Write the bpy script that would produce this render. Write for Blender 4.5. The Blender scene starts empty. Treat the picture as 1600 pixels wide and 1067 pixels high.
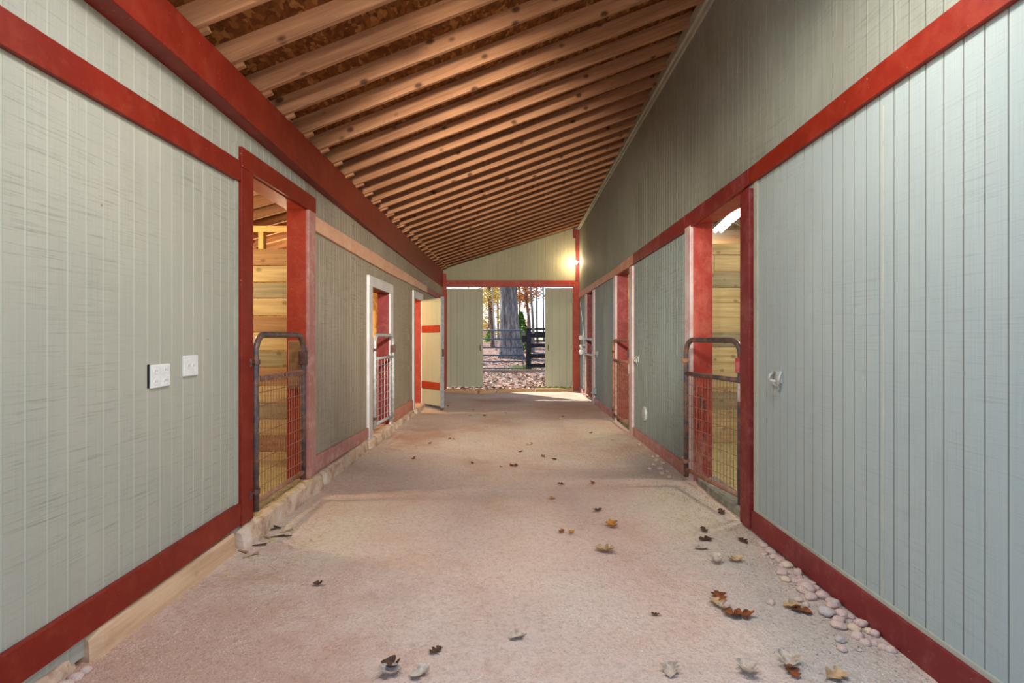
import bpy, bmesh, math, random
from mathutils import Vector, Matrix, noise
random.seed(7)
PI = math.pi
sc = bpy.context.scene
C = sc.collection

# ------------------------------------------------------------------ camera, sky, sun, exposure
F = 860.0                       # focal length in pixels of the 1600 px frame
H = 1.45                        # eye height
cam = bpy.data.cameras.new('camera'); cam.sensor_width = 36; cam.lens = 36*F/1600
cam.shift_y = -6.5/1600; cam.clip_start = 0.05; cam.clip_end = 400
co = bpy.data.objects.new('camera', cam); co.location = (0, 0, H); co.rotation_euler = (PI/2, 0, 0)
C.objects.link(co); sc.camera = co
sc.view_settings.view_transform = 'Standard'; sc.view_settings.look = 'None'
sc.view_settings.gamma = 1; sc.view_settings.use_curve_mapping = False
sc.view_settings.exposure = 1.25

W = bpy.data.worlds.new('world'); sc.world = W; W.use_nodes = True
nt = W.node_tree; nt.nodes.clear()
wo = nt.nodes.new('ShaderNodeOutputWorld'); bg = nt.nodes.new('ShaderNodeBackground')
sky = nt.nodes.new('ShaderNodeTexSky'); sky.sky_type = 'NISHITA'
sky.sun_disc = False; sky.sun_elevation = math.radians(46); sky.sun_rotation = math.radians(-50)
sky.air_density = 1.0; sky.dust_density = 0.3; sky.ozone_density = 1.0; sky.altitude = 200
hs = nt.nodes.new('ShaderNodeHueSaturation'); hs.inputs['Saturation'].default_value = 1.0
nt.links.new(sky.outputs[0], hs.inputs['Color']); tn = nt.nodes.new('ShaderNodeMix'); tn.data_type = 'RGBA'; tn.blend_type = 'MULTIPLY'; tn.inputs[0].default_value = 1
tn.inputs[7].default_value = (.86, .95, 1.06, 1); nt.links.new(hs.outputs[0], tn.inputs[6]); nt.links.new(tn.outputs[2], bg.inputs[0])
bg.inputs[1].default_value = 0.125
nt.links.new(bg.outputs[0], wo.inputs[0])

def light(name, kind, loc, energy, color, size=0.1, rot=(0, 0, 0), size_y=None):
    l = bpy.data.lights.new(name, kind); l.energy = energy; l.color = color
    if kind == 'SUN': l.angle = size
    elif kind == 'AREA':
        l.shape = 'RECTANGLE'; l.size = size; l.size_y = size_y or size
    else: l.shadow_soft_size = size
    o = bpy.data.objects.new(name, l); o.location = loc; o.rotation_euler = rot; C.objects.link(o); return o
sun = light('sun', 'SUN', (0, 0, 20), 3.3, (1.0, 0.93, 0.82), math.radians(0.6))
sd = Vector((0.80, -0.80, -0.95)).normalized()          # from far left, high, into the aisle
sun.rotation_euler = sd.to_track_quat('-Z', 'Y').to_euler()
# the lamps of the stalls and the aisle (no fixture is built for most stall lamps)
light('lamp_left_stall', 'POINT', (-3.4, 4.7, 2.35), 58, (1.0, 0.82, 0.55), 0.12)
light('lamp_left_middle_stall', 'POINT', (-3.2, 7.9, 2.3), 30, (1.0, 0.78, 0.48), 0.12)
light('lamp_left_far_stall', 'POINT', (-3.2, 10.5, 2.2), 60, (1.0, 0.66, 0.32), 0.12)
light('lamp_right_stall', 'POINT', (3.3, 5.4, 2.5), 45, (1.0, 0.95, 0.84), 0.12)
light('lamp_right_middle_stall', 'POINT', (3.2, 9.3, 2.5), 50, (1.0, 0.88, 0.66), 0.12)
# added fill at the near mouth: a spot down the aisle, two tube lamps
fl_ = light('fill_spot', 'SPOT', (0.0, 1.0, 2.95), 1350, (1.0, 0.92, 0.80), 0.16)
fl_.data.spot_size = math.radians(54); fl_.data.spot_blend = 1.0
fl_.rotation_euler = (Vector((0.0, 12, 1.2))-fl_.location).to_track_quat('-Z', 'Y').to_euler()
for tx in (-0.55, 0.95):
    light('fill_mouth_tube', 'AREA', (tx, 2.3, 3.36), 26, (1.0, 0.96, 0.90), .25, (math.radians(14), 0, 0), 1.2)
light('lamp_aisle_bulb', 'POINT', (1.62, 14.72, 3.47), 11, (1.0, 0.76, 0.44), 0.045)

# ------------------------------------------------------------------ materials
def srgb(r, g, b):
    f = lambda c: (c/255/12.92) if c/255 <= .04045 else ((c/255+.055)/1.055)**2.4
    return (f(r), f(g), f(b), 1)
class NT:
    def __init__(s, name, rough=.7, spec=.3, metal=0):
        s.m = bpy.data.materials.new(name); s.m.use_nodes = True; s.t = s.m.node_tree
        s.b = s.t.nodes['Principled BSDF']; s.b.inputs['Roughness'].default_value = rough
        s.b.inputs['Specular IOR Level'].default_value = spec; s.b.inputs['Metallic'].default_value = metal
    def n(s, t, **k):
        x = s.t.nodes.new(t)
        for a, v in k.items(): setattr(x, a, v)
        return x
    def l(s, a, b): s.t.links.new(a, b)
    def coord(s, scale=(1, 1, 1), rnd=False, kind='Object'):
        tc = s.n('ShaderNodeTexCoord'); mp = s.n('ShaderNodeMapping')
        mp.inputs['Scale'].default_value = scale; s.l(tc.outputs[kind], mp.inputs['Vector'])
        if rnd:
            oi = s.n('ShaderNodeObjectInfo'); mu = s.n('ShaderNodeMath', operation='MULTIPLY'); mu.inputs[1].default_value = 37
            s.l(oi.outputs['Random'], mu.inputs[0]); cx = s.n('ShaderNodeCombineXYZ')
            for i in range(3): s.l(mu.outputs[0], cx.inputs[i])
            s.l(cx.outputs[0], mp.inputs['Location'])
        return mp.outputs[0]
    def noise(s, vec, scale=5, detail=3, rough=.6, dist=0):
        x = s.n('ShaderNodeTexNoise'); x.inputs['Scale'].default_value = scale; x.inputs['Detail'].default_value = detail
        x.inputs['Roughness'].default_value = rough; x.inputs['Distortion'].default_value = dist
        s.l(vec, x.inputs['Vector']); return x.outputs['Fac']
    def ramp(s, fac, stops):
        x = s.n('ShaderNodeValToRGB'); cr = x.color_ramp
        while len(cr.elements) < len(stops): cr.elements.new(.5)
        for e, (p, c) in zip(cr.elements, stops):
            e.position = p; e.color = c if len(c) == 4 else (*c, 1)
        s.l(fac, x.inputs[0]); return x.outputs[0]
    def mask(s, fac, lo, hi):
        x = s.n('ShaderNodeMapRange'); x.inputs['From Min'].default_value = lo; x.inputs['From Max'].default_value = hi
        s.l(fac, x.inputs['Value']); return x.outputs[0]
    def mix(s, fac, a, b, mode='MIX'):
        x = s.n('ShaderNodeMix', data_type='RGBA', blend_type=mode)
        for sock, v in ((x.inputs[0], fac), (x.inputs[6], a), (x.inputs[7], b)):
            if hasattr(v, 'links') or hasattr(v, 'is_linked'): s.l(v, sock)
            else: sock.default_value = v
        return x.outputs[2]
    def math(s, op, a, b=0.0):
        x = s.n('ShaderNodeMath', operation=op)
        for i, v in enumerate((a, b)):
            if hasattr(v, 'is_linked'): s.l(v, x.inputs[i])
            else: x.inputs[i].default_value = v
        return x.outputs[0]
    def done(s, col, bump=None, bstr=.3, bdist=.01, rough=None):
        if hasattr(col, 'is_linked'): s.l(col, s.b.inputs['Base Color'])
        else: s.b.inputs['Base Color'].default_value = col
        if bump is not None:
            x = s.n('ShaderNodeBump'); x.inputs['Strength'].default_value = bstr; x.inputs['Distance'].default_value = bdist
            s.l(bump, x.inputs['Height']); s.l(x.outputs[0], s.b.inputs['Normal'])
        if rough is not None: s.l(rough, s.b.inputs['Roughness'])
        return s.m

GP = 0.1016
def panel_mat(name, c1, c2, axis='Y', streak=.5, groove=(190, 190, 172), dirt=(118, 108, 86), dirt_amt=.35, gmix=.6, vs=.5):
    q = NT(name, .72, .25)
    sa = lambda along, up: (1, along, up) if axis == 'Y' else (along, 1, up)
    base = q.mix(q.mask(q.noise(q.coord(sa(1, .6)), 1.3, 4), .35, .65), srgb(*c1), srgb(*c2))
    d = q.mask(q.noise(q.coord(sa(1, .5)), 2.1, 5, .7), .5, .75)
    base = q.mix(q.math('MULTIPLY', d, dirt_amt), base, srgb(*dirt))
    h = q.noise(q.coord(sa(3.0, 95)), 1.0, 4, .75)              # saw marks across the boards
    v = q.noise(q.coord(sa(110, 2.0)), 1.0, 3, .7)              # grain up the boards
    patch = q.mask(q.noise(q.coord(), 1.1, 3), .35, .6)
    hs_ = q.math('MULTIPLY', q.mask(h, .53, .68), patch)
    base = q.mix(q.math('MULTIPLY', hs_, streak), base, srgb(96, 92, 78))
    base = q.mix(q.math('MULTIPLY', q.mask(v, .55, .7), streak*vs), base, srgb(88, 86, 74))
    base = q.mix(q.math('MULTIPLY', q.mask(v, .42, .3), streak*vs), base, srgb(205, 202, 184))
    tc = q.n('ShaderNodeTexCoord'); sp = q.n('ShaderNodeSeparateXYZ'); q.l(tc.outputs['Object'], sp.inputs[0])
    fr = q.math('FRACT', q.math('DIVIDE', sp.outputs['Y' if axis == 'Y' else 'X'], GP))
    g = q.math('GREATER_THAN', fr, .905)
    base = q.mix(q.math('MULTIPLY', g, gmix), base, srgb(*groove))
    g2 = q.math('MULTIPLY', q.math('GREATER_THAN', fr, .872), q.math('LESS_THAN', fr, .912))
    base = q.mix(q.math('MULTIPLY', g2, gmix*.6), base, srgb(204, 206, 192))
    kn = q.mask(q.noise(q.coord(), 11, 2), .78, .82)
    base = q.mix(kn, base, srgb(110, 95, 72))
    return q.done(base, q.math('ADD', h, v), .25, .004)
M = {}
M['panel_left'] = panel_mat('panel_left', (172, 169, 153), (163, 162, 148), streak=.42, groove=(192, 191, 172), dirt_amt=.15, gmix=.45, vs=.25)
M['panel_left_far'] = panel_mat('panel_left_far', (168, 155, 136), (154, 142, 124), streak=.85, groove=(150, 140, 120), dirt_amt=.3, gmix=.12, vs=.6)
M['panel_right'] = panel_mat('panel_right', (162, 173, 168), (155, 167, 164), streak=.22, groove=(120, 114, 96), dirt_amt=.08, gmix=.5)
M['panel_right_far'] = panel_mat('panel_right_far', (150, 164, 160), (140, 150, 144), streak=.8, groove=(112, 112, 98), dirt_amt=.25, gmix=.4)
M['panel_upper'] = panel_mat('panel_upper', (146, 149, 135), (134, 136, 121), streak=.5, groove=(112, 108, 90), dirt_amt=.25, gmix=.35)
M['panel_gable'] = panel_mat('panel_gable', (172, 168, 140), (160, 156, 130), axis='X', streak=.55, groove=(140, 134, 108), dirt_amt=.2, gmix=.3)
M['panel_door'] = panel_mat('panel_door', (176, 178, 156), (168, 170, 148), axis='X', streak=.2, groove=(170, 172, 150), dirt_amt=.1, gmix=0)

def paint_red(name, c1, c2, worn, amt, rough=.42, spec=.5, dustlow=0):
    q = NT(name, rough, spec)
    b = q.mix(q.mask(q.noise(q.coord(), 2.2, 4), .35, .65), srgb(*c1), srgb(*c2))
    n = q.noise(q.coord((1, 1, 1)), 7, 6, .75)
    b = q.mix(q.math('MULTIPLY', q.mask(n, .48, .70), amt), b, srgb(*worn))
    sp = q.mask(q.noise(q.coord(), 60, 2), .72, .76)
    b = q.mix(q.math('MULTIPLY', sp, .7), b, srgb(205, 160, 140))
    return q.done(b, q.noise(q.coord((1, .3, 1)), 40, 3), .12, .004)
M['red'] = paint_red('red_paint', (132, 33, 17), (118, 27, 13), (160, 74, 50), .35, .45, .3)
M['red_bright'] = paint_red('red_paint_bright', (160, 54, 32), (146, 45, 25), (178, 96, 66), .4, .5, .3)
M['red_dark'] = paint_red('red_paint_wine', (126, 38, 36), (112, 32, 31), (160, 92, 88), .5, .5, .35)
M['red_dust_glare'] = paint_red('red_paint_dust_glare', (182, 126, 116), (170, 108, 98), (206, 172, 156), .8, .55)  # dusty red trim made paler: grazing glare put into the colour
M['red_far'] = paint_red('red_paint_far_glare', (200, 132, 106), (190, 112, 86), (214, 170, 140), .8, .5)  # paler red for far trim, grazing glare painted into the colour
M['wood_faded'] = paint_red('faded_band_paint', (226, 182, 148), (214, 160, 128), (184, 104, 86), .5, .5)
def scuffed():
    q = NT('red_paint_scuffed', .5, .45)
    n = q.noise(q.coord((1, 1, .7)), 6, 6, .75)
    b = q.mix(q.mask(n, .45, .62), srgb(160, 52, 40), srgb(178, 84, 66))
    tc = q.n('ShaderNodeTexCoord'); sp = q.n('ShaderNodeSeparateXYZ'); q.l(tc.outputs['Object'], sp.inputs[0])
    lowm = q.mask(sp.outputs['Z'], 1.45, 1.1)
    chip = q.mask(q.noise(q.coord((1.3, 1.3, .55)), 9, 5, .7), .56, .60)
    b = q.mix(q.math('MULTIPLY', q.math('MULTIPLY', chip, lowm), .85), b, srgb(64, 56, 52))
    foot = q.math('MULTIPLY', q.mask(sp.outputs['Z'], .5, .15), q.mask(n, .4, .6))
    b = q.mix(q.math('MULTIPLY', foot, .7), b, srgb(196, 158, 146))
    return q.done(b, chip, .3, .004)
M['red_scuffed'] = scuffed()
M['casing_white'] = paint_red('casing_whitish', (214, 212, 210), (200, 196, 196), (186, 160, 156), .5, .5)  # whitish tone for the middle and far left door casings
M['pink_glare'] = paint_red('pink_glare_casing', (208, 190, 186), (196, 168, 164), (176, 112, 104), .6, .45)  # red casings turned pale pink, sky glare painted into the colour
M['pale_trim'] = paint_red('pale_trim_paint', (176, 176, 158), (166, 166, 148), (140, 134, 114), .5, .6)

def wood(name, c1, c2, knot=(80, 50, 32), gs=(1.2, 28, 28), knots=.6, rough=.75, rnd=True):
    q = NT(name, rough, .2)
    g = q.noise(q.coord(gs, rnd), 1.0, 5, .65, .6)
    b = q.mix(q.mask(g, .3, .7), srgb(*c1), srgb(*c2))
    big = q.noise(q.coord(tuple(max(.5, a/8) for a in gs), rnd), 1.6, 3)
    b = q.mix(q.math('MULTIPLY', q.mask(big, .5, .7), .35), b, srgb(*knot))
    kv = q.n('ShaderNodeTexVoronoi'); kv.inputs['Scale'].default_value = 4.5
    q.l(q.coord((1, 1.4, 1.4), rnd), kv.inputs['Vector'])
    k = q.mask(q.math('ADD', kv.outputs['Distance'], q.math('MULTIPLY', g, .12)), .25, .15)
    b = q.mix(q.math('MULTIPLY', k, knots), b, srgb(*knot))
    return q.done(b, g, .3, .004)
M['rafter'] = wood('rafter_wood', (190, 140, 102), (150, 102, 70), (72, 42, 30), knots=.85)
M['stall_wood'] = wood('stall_plank_wood', (200, 176, 126), (160, 134, 90), (100, 78, 52))
M['stall_wood_grey'] = wood('stall_plank_weathered', (160, 146, 112), (126, 114, 86), (86, 74, 54))
M['stall_wood_brown'] = wood('stall_plank_brown', (170, 132, 90), (136, 100, 66), (80, 56, 38))
M['new_wood'] = wood('framing_wood', (226, 184, 118), (206, 158, 90), (150, 100, 50), knots=.2)
M['timber'] = wood('sill_timber', (220, 186, 150), (196, 156, 122), (140, 100, 74), gs=(20, 1.5, 20), knots=.2, rnd=False)
M['timber_far'] = wood('far_sill_timber', (206, 170, 132), (180, 138, 100), (120, 80, 50), gs=(2, 20, 20), knots=.2)
M['black_wood'] = wood('black_board', (44, 44, 48), (30, 30, 34), (20, 20, 22), knots=.1)
M['log'] = wood('landscape_timber', (172, 146, 128), (140, 112, 96), (90, 66, 54))

q = NT('stone_sill', .9, .15)
n1 = q.noise(q.coord(), 6, 6, .7)
M['stone_sill'] = q.done(q.ramp(n1, [(.3, srgb(160, 124, 98)), (.5, srgb(212, 184, 158)), (.72, srgb(226, 212, 196))]), q.noise(q.coord(), 18, 6, .7), .7, .02)
M['ceil_dark'] = wood('dark_ceiling_boards', (120, 92, 64), (96, 72, 50), (60, 44, 32))
q = NT('concrete', .95, .1)
n1 = q.noise(q.coord(), 9, 6, .7)
M['concrete'] = q.done(q.ramp(n1, [(.3, srgb(96, 98, 90)), (.6, srgb(160, 156, 138)), (.8, srgb(206, 196, 160))]), q.noise(q.coord(), 30, 6, .7), .6, .015)

q = NT('osb', .8, .2)
vo = q.n('ShaderNodeTexVoronoi'); vo.inputs['Scale'].default_value = 38; vo.inputs['Randomness'].default_value = 1
dn = q.n('ShaderNodeTexNoise'); dn.inputs['Scale'].default_value = 6
q.l(q.coord(), dn.inputs['Vector']); va = q.n('ShaderNodeVectorMath', operation='MULTIPLY_ADD'); va.inputs[1].default_value = (.08, .08, .08)
q.l(dn.outputs['Color'], va.inputs[0]); q.l(q.coord((1, .5, .6)), va.inputs[2]); q.l(va.outputs[0], vo.inputs['Vector'])
spx = q.n('ShaderNodeSeparateColor'); q.l(vo.outputs['Color'], spx.inputs[0])
M['osb'] = q.done(q.ramp(spx.outputs[0], [(0, srgb(92, 50, 20)), (.45, srgb(112, 64, 26)), (.8, srgb(132, 80, 36)), (1, srgb(160, 108, 58))]), spx.outputs[1], .2, .003)
q = NT('osb_light', .8, .2)
vo = q.n('ShaderNodeTexVoronoi'); vo.inputs['Scale'].default_value = 30; q.l(q.coord((1, .6, .5)), vo.inputs['Vector'])
spx = q.n('ShaderNodeSeparateColor'); q.l(vo.outputs['Color'], spx.inputs[0])
M['osb_light'] = q.done(q.ramp(spx.outputs[0], [(0, srgb(190, 130, 66)), (.6, srgb(214, 158, 88)), (1, srgb(228, 184, 120))]))

# dirt floor
q = NT('dirt', .95, .1)
tc = q.coord()
big = q.noise(tc, .9, 5, .6)
base = q.ramp(big, [(.28, srgb(212, 172, 148)), (.45, srgb(226, 198, 178)), (.6, srgb(228, 206, 188)), (.78, srgb(233, 218, 202))])
def spot(cx, cy, rx, ry, r0=.35, r1=1.0):
    mp = q.n('ShaderNodeMapping'); t = q.n('ShaderNodeTexCoord')
    mp.inputs['Scale'].default_value = (1/rx, 1/ry, 0); mp.inputs['Location'].default_value = (-cx/rx, -cy/ry, 0)
    q.l(t.outputs['Object'], mp.inputs['Vector'])
    ln = q.n('ShaderNodeVectorMath', operation='LENGTH'); q.l(mp.outputs[0], ln.inputs[0])
    d = q.math('ADD', ln.outputs['Value'], q.math('MULTIPLY', q.math('SUBTRACT', q.noise(tc, 2.3, 6, .7), .5), 1.6))
    return q.mask(d, r1, r0)
red = srgb(184, 128, 98)
for a in ((-1.35, 8.3, .55, 1.3), (1.25, 11.2, 1.1, 1.9), (-1.4, 2.3, 1.0, 1.6), (-.2, 12.6, .8, .8)):
    base = q.mix(q.math('MULTIPLY', spot(*a), .55), base, red)
pale = srgb(226, 214, 186)
for a in ((1.45, 4.6, .55, 1.3), (1.35, 8.3, .5, 1.1), (-1.25, 4.2, .28, .9), (.9, 14.6, 1.4, .5)):
    base = q.mix(q.math('MULTIPLY', spot(*a), .7), base, pale)
grey = srgb(188, 184, 174)
for a in ((1.5, 2.6, .45, 1.5), (1.6, 6.0, .35, 1.0)):
    base = q.mix(q.math('MULTIPLY', spot(*a), .6), base, grey)
fine = q.noise(tc, 55, 3, .7); base = q.mix(q.math('MULTIPLY', q.mask(fine, .5, .7), .35), base, srgb(150, 118, 98))
spk = q.noise(tc, 130, 2, .6); patch = q.mask(q.noise(tc, 2.0, 4), .42, .62)
base = q.mix(q.math('MULTIPLY', q.math('MULTIPLY', q.mask(spk, .56, .64), patch), .85), base, srgb(240, 230, 214))
drk = q.mask(q.noise(tc, 85, 2, .6), .68, .74); base = q.mix(q.math('MULTIPLY', drk, .5), base, srgb(120, 92, 74))
hh = q.math('ADD', q.math('MULTIPLY', q.noise(tc, 10, 6, .75), 1.2), q.math('MULTIPLY', fine, .6))
clod = q.mask(q.noise(tc, 22, 5, .7), .50, .66); base = q.mix(q.math('MULTIPLY', clod, .3), base, srgb(168, 134, 112))
M['dirt'] = q.done(base, hh, .8, .035)

q = NT('straw_floor', .95, .1)
n1 = q.noise(q.coord((1, 3, 1)), 22, 5, .8)
M['straw_floor'] = q.done(q.ramp(n1, [(.3, srgb(150, 130, 84)), (.5, srgb(208, 190, 132)), (.7, srgb(236, 222, 168))]), n1, .8, .03)
q = NT('leaf_litter_ground', .95, .1)
vo = q.n('ShaderNodeTexVoronoi'); vo.inputs['Scale'].default_value = 7; q.l(q.coord(), vo.inputs['Vector'])
spx = q.n('ShaderNodeSeparateColor'); q.l(vo.outputs['Color'], spx.inputs[0])
M['litter'] = q.done(q.ramp(spx.outputs[0], [(0, srgb(84, 62, 52)), (.3, srgb(144, 112, 94)), (.55, srgb(172, 148, 134)), (.8, srgb(186, 122, 82)), (1, srgb(210, 190, 176))]), vo.outputs['Distance'], .6, .04)
q = NT('field', .95, .1); M['field'] = q.done(srgb(206, 204, 150))

def flat(name, c, rough=.6, spec=.3, metal=0, vary=.15, sc_=20, rnd=False):
    q = NT(name, rough, spec, metal)
    n = q.noise(q.coord((1, 1, 1), rnd), sc_, 4)
    c2 = tuple(max(0, int(v*(1-vary))) for v in c)
    return q.done(q.mix(q.mask(n, .35, .65), srgb(*c), srgb(*c2)), n, .1, .003)
def metal_worn(name, c1, c2, c3, metal=.5, rough=.45):
    q = NT(name, rough, .5, metal)
    n = q.noise(q.coord(), 14, 6, .75)
    return q.done(q.ramp(n, [(.36, srgb(*c1)), (.5, srgb(*c2)), (.64, srgb(*c3))]), n, .3, .003)
M['gate_dark'] = metal_worn('gate_worn_steel', (58, 64, 78), (96, 82, 78), (138, 94, 72), .25)
M['gate_rust'] = metal_worn('gate_rusty_wire', (120, 84, 68), (150, 102, 78), (172, 130, 104), .1, .7)
M['gate_silver'] = metal_worn('gate_galvanised', (150, 156, 160), (188, 192, 194), (206, 206, 204), .35)
M['farm_gate'] = metal_worn('farm_gate_steel', (60, 74, 88), (80, 94, 108), (110, 120, 130), .1)
M['hinge_dark'] = metal_worn('dark_hinge_steel', (50, 44, 44), (92, 66, 58), (120, 84, 70), .3)
M['latch_pink'] = metal_worn('painted_red_latch', (176, 60, 62), (196, 96, 98), (206, 140, 136), .1)
M['hook_grey'] = metal_worn('grey_painted_hook', (170, 178, 174), (192, 196, 190), (160, 130, 104), .1)
M['plastic_white'] = flat('white_plastic', (232, 230, 224), .35, .4, vary=.05)
M['black'] = flat('black_hole', (30, 30, 30), .8)
M['box_grey'] = flat('grey_outlet_cover', (150, 156, 160), .5)
M['leaf_rust'] = flat('rust_leaf', (150, 84, 44), .7, sc_=30, vary=.4)
M['leaf_tan'] = flat('tan_leaf', (206, 170, 122), .7, sc_=30, vary=.3)
M['leaf_grey'] = flat('pale_grey_leaf', (208, 188, 166), .7, sc_=30, vary=.3)
M['leaf_orange'] = flat('orange_leaf', (206, 140, 66), .7, sc_=30, vary=.3)
M['leaf_dark'] = flat('dark_brown_leaf', (96, 68, 48), .7, sc_=30, vary=.4)
M['stone_pink'] = flat('pink_stone', (222, 194, 178), .85, .15, sc_=9, rnd=True, vary=.22)
M['stone_grey'] = flat('grey_stone', (204, 190, 180), .85, .15, sc_=9, rnd=True, vary=.2)
M['stone_cream'] = flat('cream_stone', (226, 200, 170), .85, .15, sc_=9, rnd=True)
M['gravel'] = flat('gravel_grit', (216, 204, 184), .9, .1, sc_=3, vary=.35)
M['straw'] = flat('straw', (222, 202, 142), .8, sc_=8)
M['grass'] = flat('grass', (150, 176, 70), .8, sc_=8, vary=.3)
M['tape'] = flat('pale_tape', (214, 204, 196), .6, vary=.2)
def leafmat(name, c, vary=.35):
    q = NT(name, .7, .2); n = q.noise(q.coord(), 1.7, 4)
    c2 = tuple(int(v*(1-vary)) for v in c)
    q.b.inputs['Transmission Weight'].default_value = 0
    col = q.mix(q.mask(n, .35, .65), srgb(*c), srgb(*c2))
    m = q.done(col)
    tr = q.n('ShaderNodeBsdfTranslucent'); mx = q.n('ShaderNodeMixShader'); mx.inputs[0].default_value = .45
    q.l(col, tr.inputs[0]); out = [x for x in q.t.nodes if x.type == 'OUTPUT_MATERIAL'][0]
    q.l(q.b.outputs[0], mx.inputs[1]); q.l(tr.outputs[0], mx.inputs[2]); q.l(mx.outputs[0], out.inputs[0]); return m
M['f_yellow'] = leafmat('yellow_foliage', (236, 204, 110)); M['f_orange'] = leafmat('orange_foliage', (222, 150, 90))
M['f_rust'] = leafmat('rust_foliage', (186, 104, 70)); M['f_green'] = leafmat('green_foliage', (140, 186, 66), .5)
def bark(name, a, b, c):
    q = NT(name, .9, .1); n = q.noise(q.coord((1, 1, .16)), 9, 6, .75, .4)
    return q.done(q.ramp(n, [(.36, srgb(*a)), (.52, srgb(*b)), (.68, srgb(*c))]), n, 1.0, .08)
M['bark_grey'] = bark('grey_bark', (78, 72, 70), (134, 126, 120), (190, 180, 170))
M['bark_brown'] = bark('brown_bark', (84, 62, 54), (130, 102, 90), (170, 144, 126))
M['bark_pale'] = bark('pale_bark', (150, 140, 130), (206, 192, 174), (228, 216, 196))
def emis(name, c, s):
    m = bpy.data.materials.new(name); m.use_nodes = True; t = m.node_tree; t.nodes.clear()
    e = t.nodes.new('ShaderNodeEmission'); e.inputs[0].default_value = (*c, 1); e.inputs[1].default_value = s
    o = t.nodes.new('ShaderNodeOutputMaterial'); t.links.new(e.outputs[0], o.inputs[0]); return m
M['tube_glow'] = emis('fluorescent_glow', (1, .98, .94), 7)
M['bulb_glow'] = emis('bulb_glow', (1, .86, .62), 14)

# ------------------------------------------------------------------ helpers
def tag(o, label=None, cat=None, group=None, kind=None):
    if label: o['label'] = label
    if cat: o['category'] = cat
    if group: o['group'] = group
    if kind: o['kind'] = kind
    return o
def empty(name, loc=(0, 0, 0), rz=0):
    o = bpy.data.objects.new(name, None); o.location = loc; o.rotation_euler = (0, 0, rz); o.empty_display_size = .1
    C.objects.link(o); return o
class MB:
    def __init__(s): s.bm = bmesh.new()
    def box(s, x0, x1, y0, y1, z0, z1):
        v = [s.bm.verts.new((x, y, z)) for x in (x0, x1) for y in (y0, y1) for z in (z0, z1)]
        for f in ((0, 1, 3, 2), (4, 6, 7, 5), (0, 4, 5, 1), (2, 3, 7, 6), (0, 2, 6, 4), (1, 5, 7, 3)):
            s.bm.faces.new([v[i] for i in f])
        return s
    def loft(s, rings, closed=True, caps=True):
        R = [[s.bm.verts.new(p) for p in r] for r in rings]; n = len(R[0])
        for a, b in zip(R[:-1], R[1:]):
            for i in range(n if closed else n-1):
                j = (i+1) % n; s.bm.faces.new((a[i], a[j], b[j], b[i]))
        if caps and closed and n > 2:
            s.bm.faces.new(R[0][::-1]); s.bm.faces.new(R[-1])
        return s
    def tube(s, pts, r, n=10, rr=None):
        pts = [Vector(p) for p in pts]; rings = []; up = None
        for i, p in enumerate(pts):
            d = (pts[min(i+1, len(pts)-1)]-pts[max(i-1, 0)]).normalized()
            if up is None:
                up = Vector((0, 0, 1)) if abs(d.z) < .9 else Vector((1, 0, 0))
            a = d.cross(up).normalized(); up = a.cross(d).normalized()
            rad = rr[i] if rr else r
            rings.append([p+(a*math.cos(2*PI*k/n)+up*math.sin(2*PI*k/n))*rad for k in range(n)])
        return s.loft(rings)
    def poly(s, pts):
        s.bm.faces.new([s.bm.verts.new(p) for p in pts]); return s
    def build(s, name, mat, parent=None, bevel=0, smooth=False, loc=None):
        bmesh.ops.recalc_face_normals(s.bm, faces=s.bm.faces[:])
        me = bpy.data.meshes.new(name); s.bm.to_mesh(me); s.bm.free()
        me.materials.append(M[mat] if isinstance(mat, str) else mat)
        if smooth:
            for p in me.polygons: p.use_smooth = True
        o = bpy.data.objects.new(name, me); C.objects.link(o)
        if parent is not None: o.parent = parent
        if loc: o.location = loc
        if bevel:
            b = o.modifiers.new('bevel', 'BEVEL'); b.width = bevel; b.segments = 2; b.limit_method = 'ANGLE'
        return o
def st(name, mb, mat, bevel=0, parent=None, **k):
    o = mb.build(name, mat, parent, bevel, **k)
    if parent is None: o['kind'] = 'structure'
    return o
def arc(cx, cz, r, a0, a1, n=6): return [(cx+r*math.cos(a0+(a1-a0)*i/n), cz+r*math.sin(a0+(a1-a0)*i/n)) for i in range(n+1)]
def ip(tab, y):
    if y <= tab[0][0]: return tab[0][1]
    for (a, b), (c, d) in zip(tab[:-1], tab[1:]):
        if y <= c: return b+(d-b)*(y-a)/(c-a)
    return tab[-1][1]

XL, XR, YF, YN = -1.88, 1.83, 15.0, 1.6
def zrl(y): return 3.14+.011*y          # rafter underside over the left beam
def zrr(y): return 4.67-.017*y          # rafter underside at the right wall
def zr(x, y): return zrl(y)+(zrr(y)-zrl(y))*(x+1.8)/3.6

# grooved sheet: runs along 'axis', faces the aisle
def sheet(name, axis, face, back, a0, a1, zb, zt, mat, gd=.004):
    """zb, zt: functions of the running coordinate"""
    s = MB(); us = [a0]; g = math.floor(a0/GP)
    ds = 1 if back > face else -1
    prof = [(a0, 0)]
    while True:
        e1 = (g+.905)*GP; e2 = (g+1)*GP; g += 1
        if e1 > a1-.002: break
        if e1 < a0+.002: continue
        prof += [(e1, 0), (e1+.001, 1), (min(e2, a1)-.001, 1), (min(e2, a1), 0)]
    if prof[-1][0] < a1-1e-4: prof.append((a1, 0))
    P = []
    for u, d in prof:
        f = face+ds*gd*d
        P.append((u, f))
    def pt(u, f, z): return (f, u, z) if axis == 'Y' else (u, f, z)
    rings = []
    for u, f in P:
        rings.append([pt(u, f, zb(u)), pt(u, f, zt(u)), pt(u, back, zt(u)), pt(u, back, zb(u))])
    s.loft(rings)
    return st(name, s, mat)
k_ = lambda v: (lambda u: v)

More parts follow.
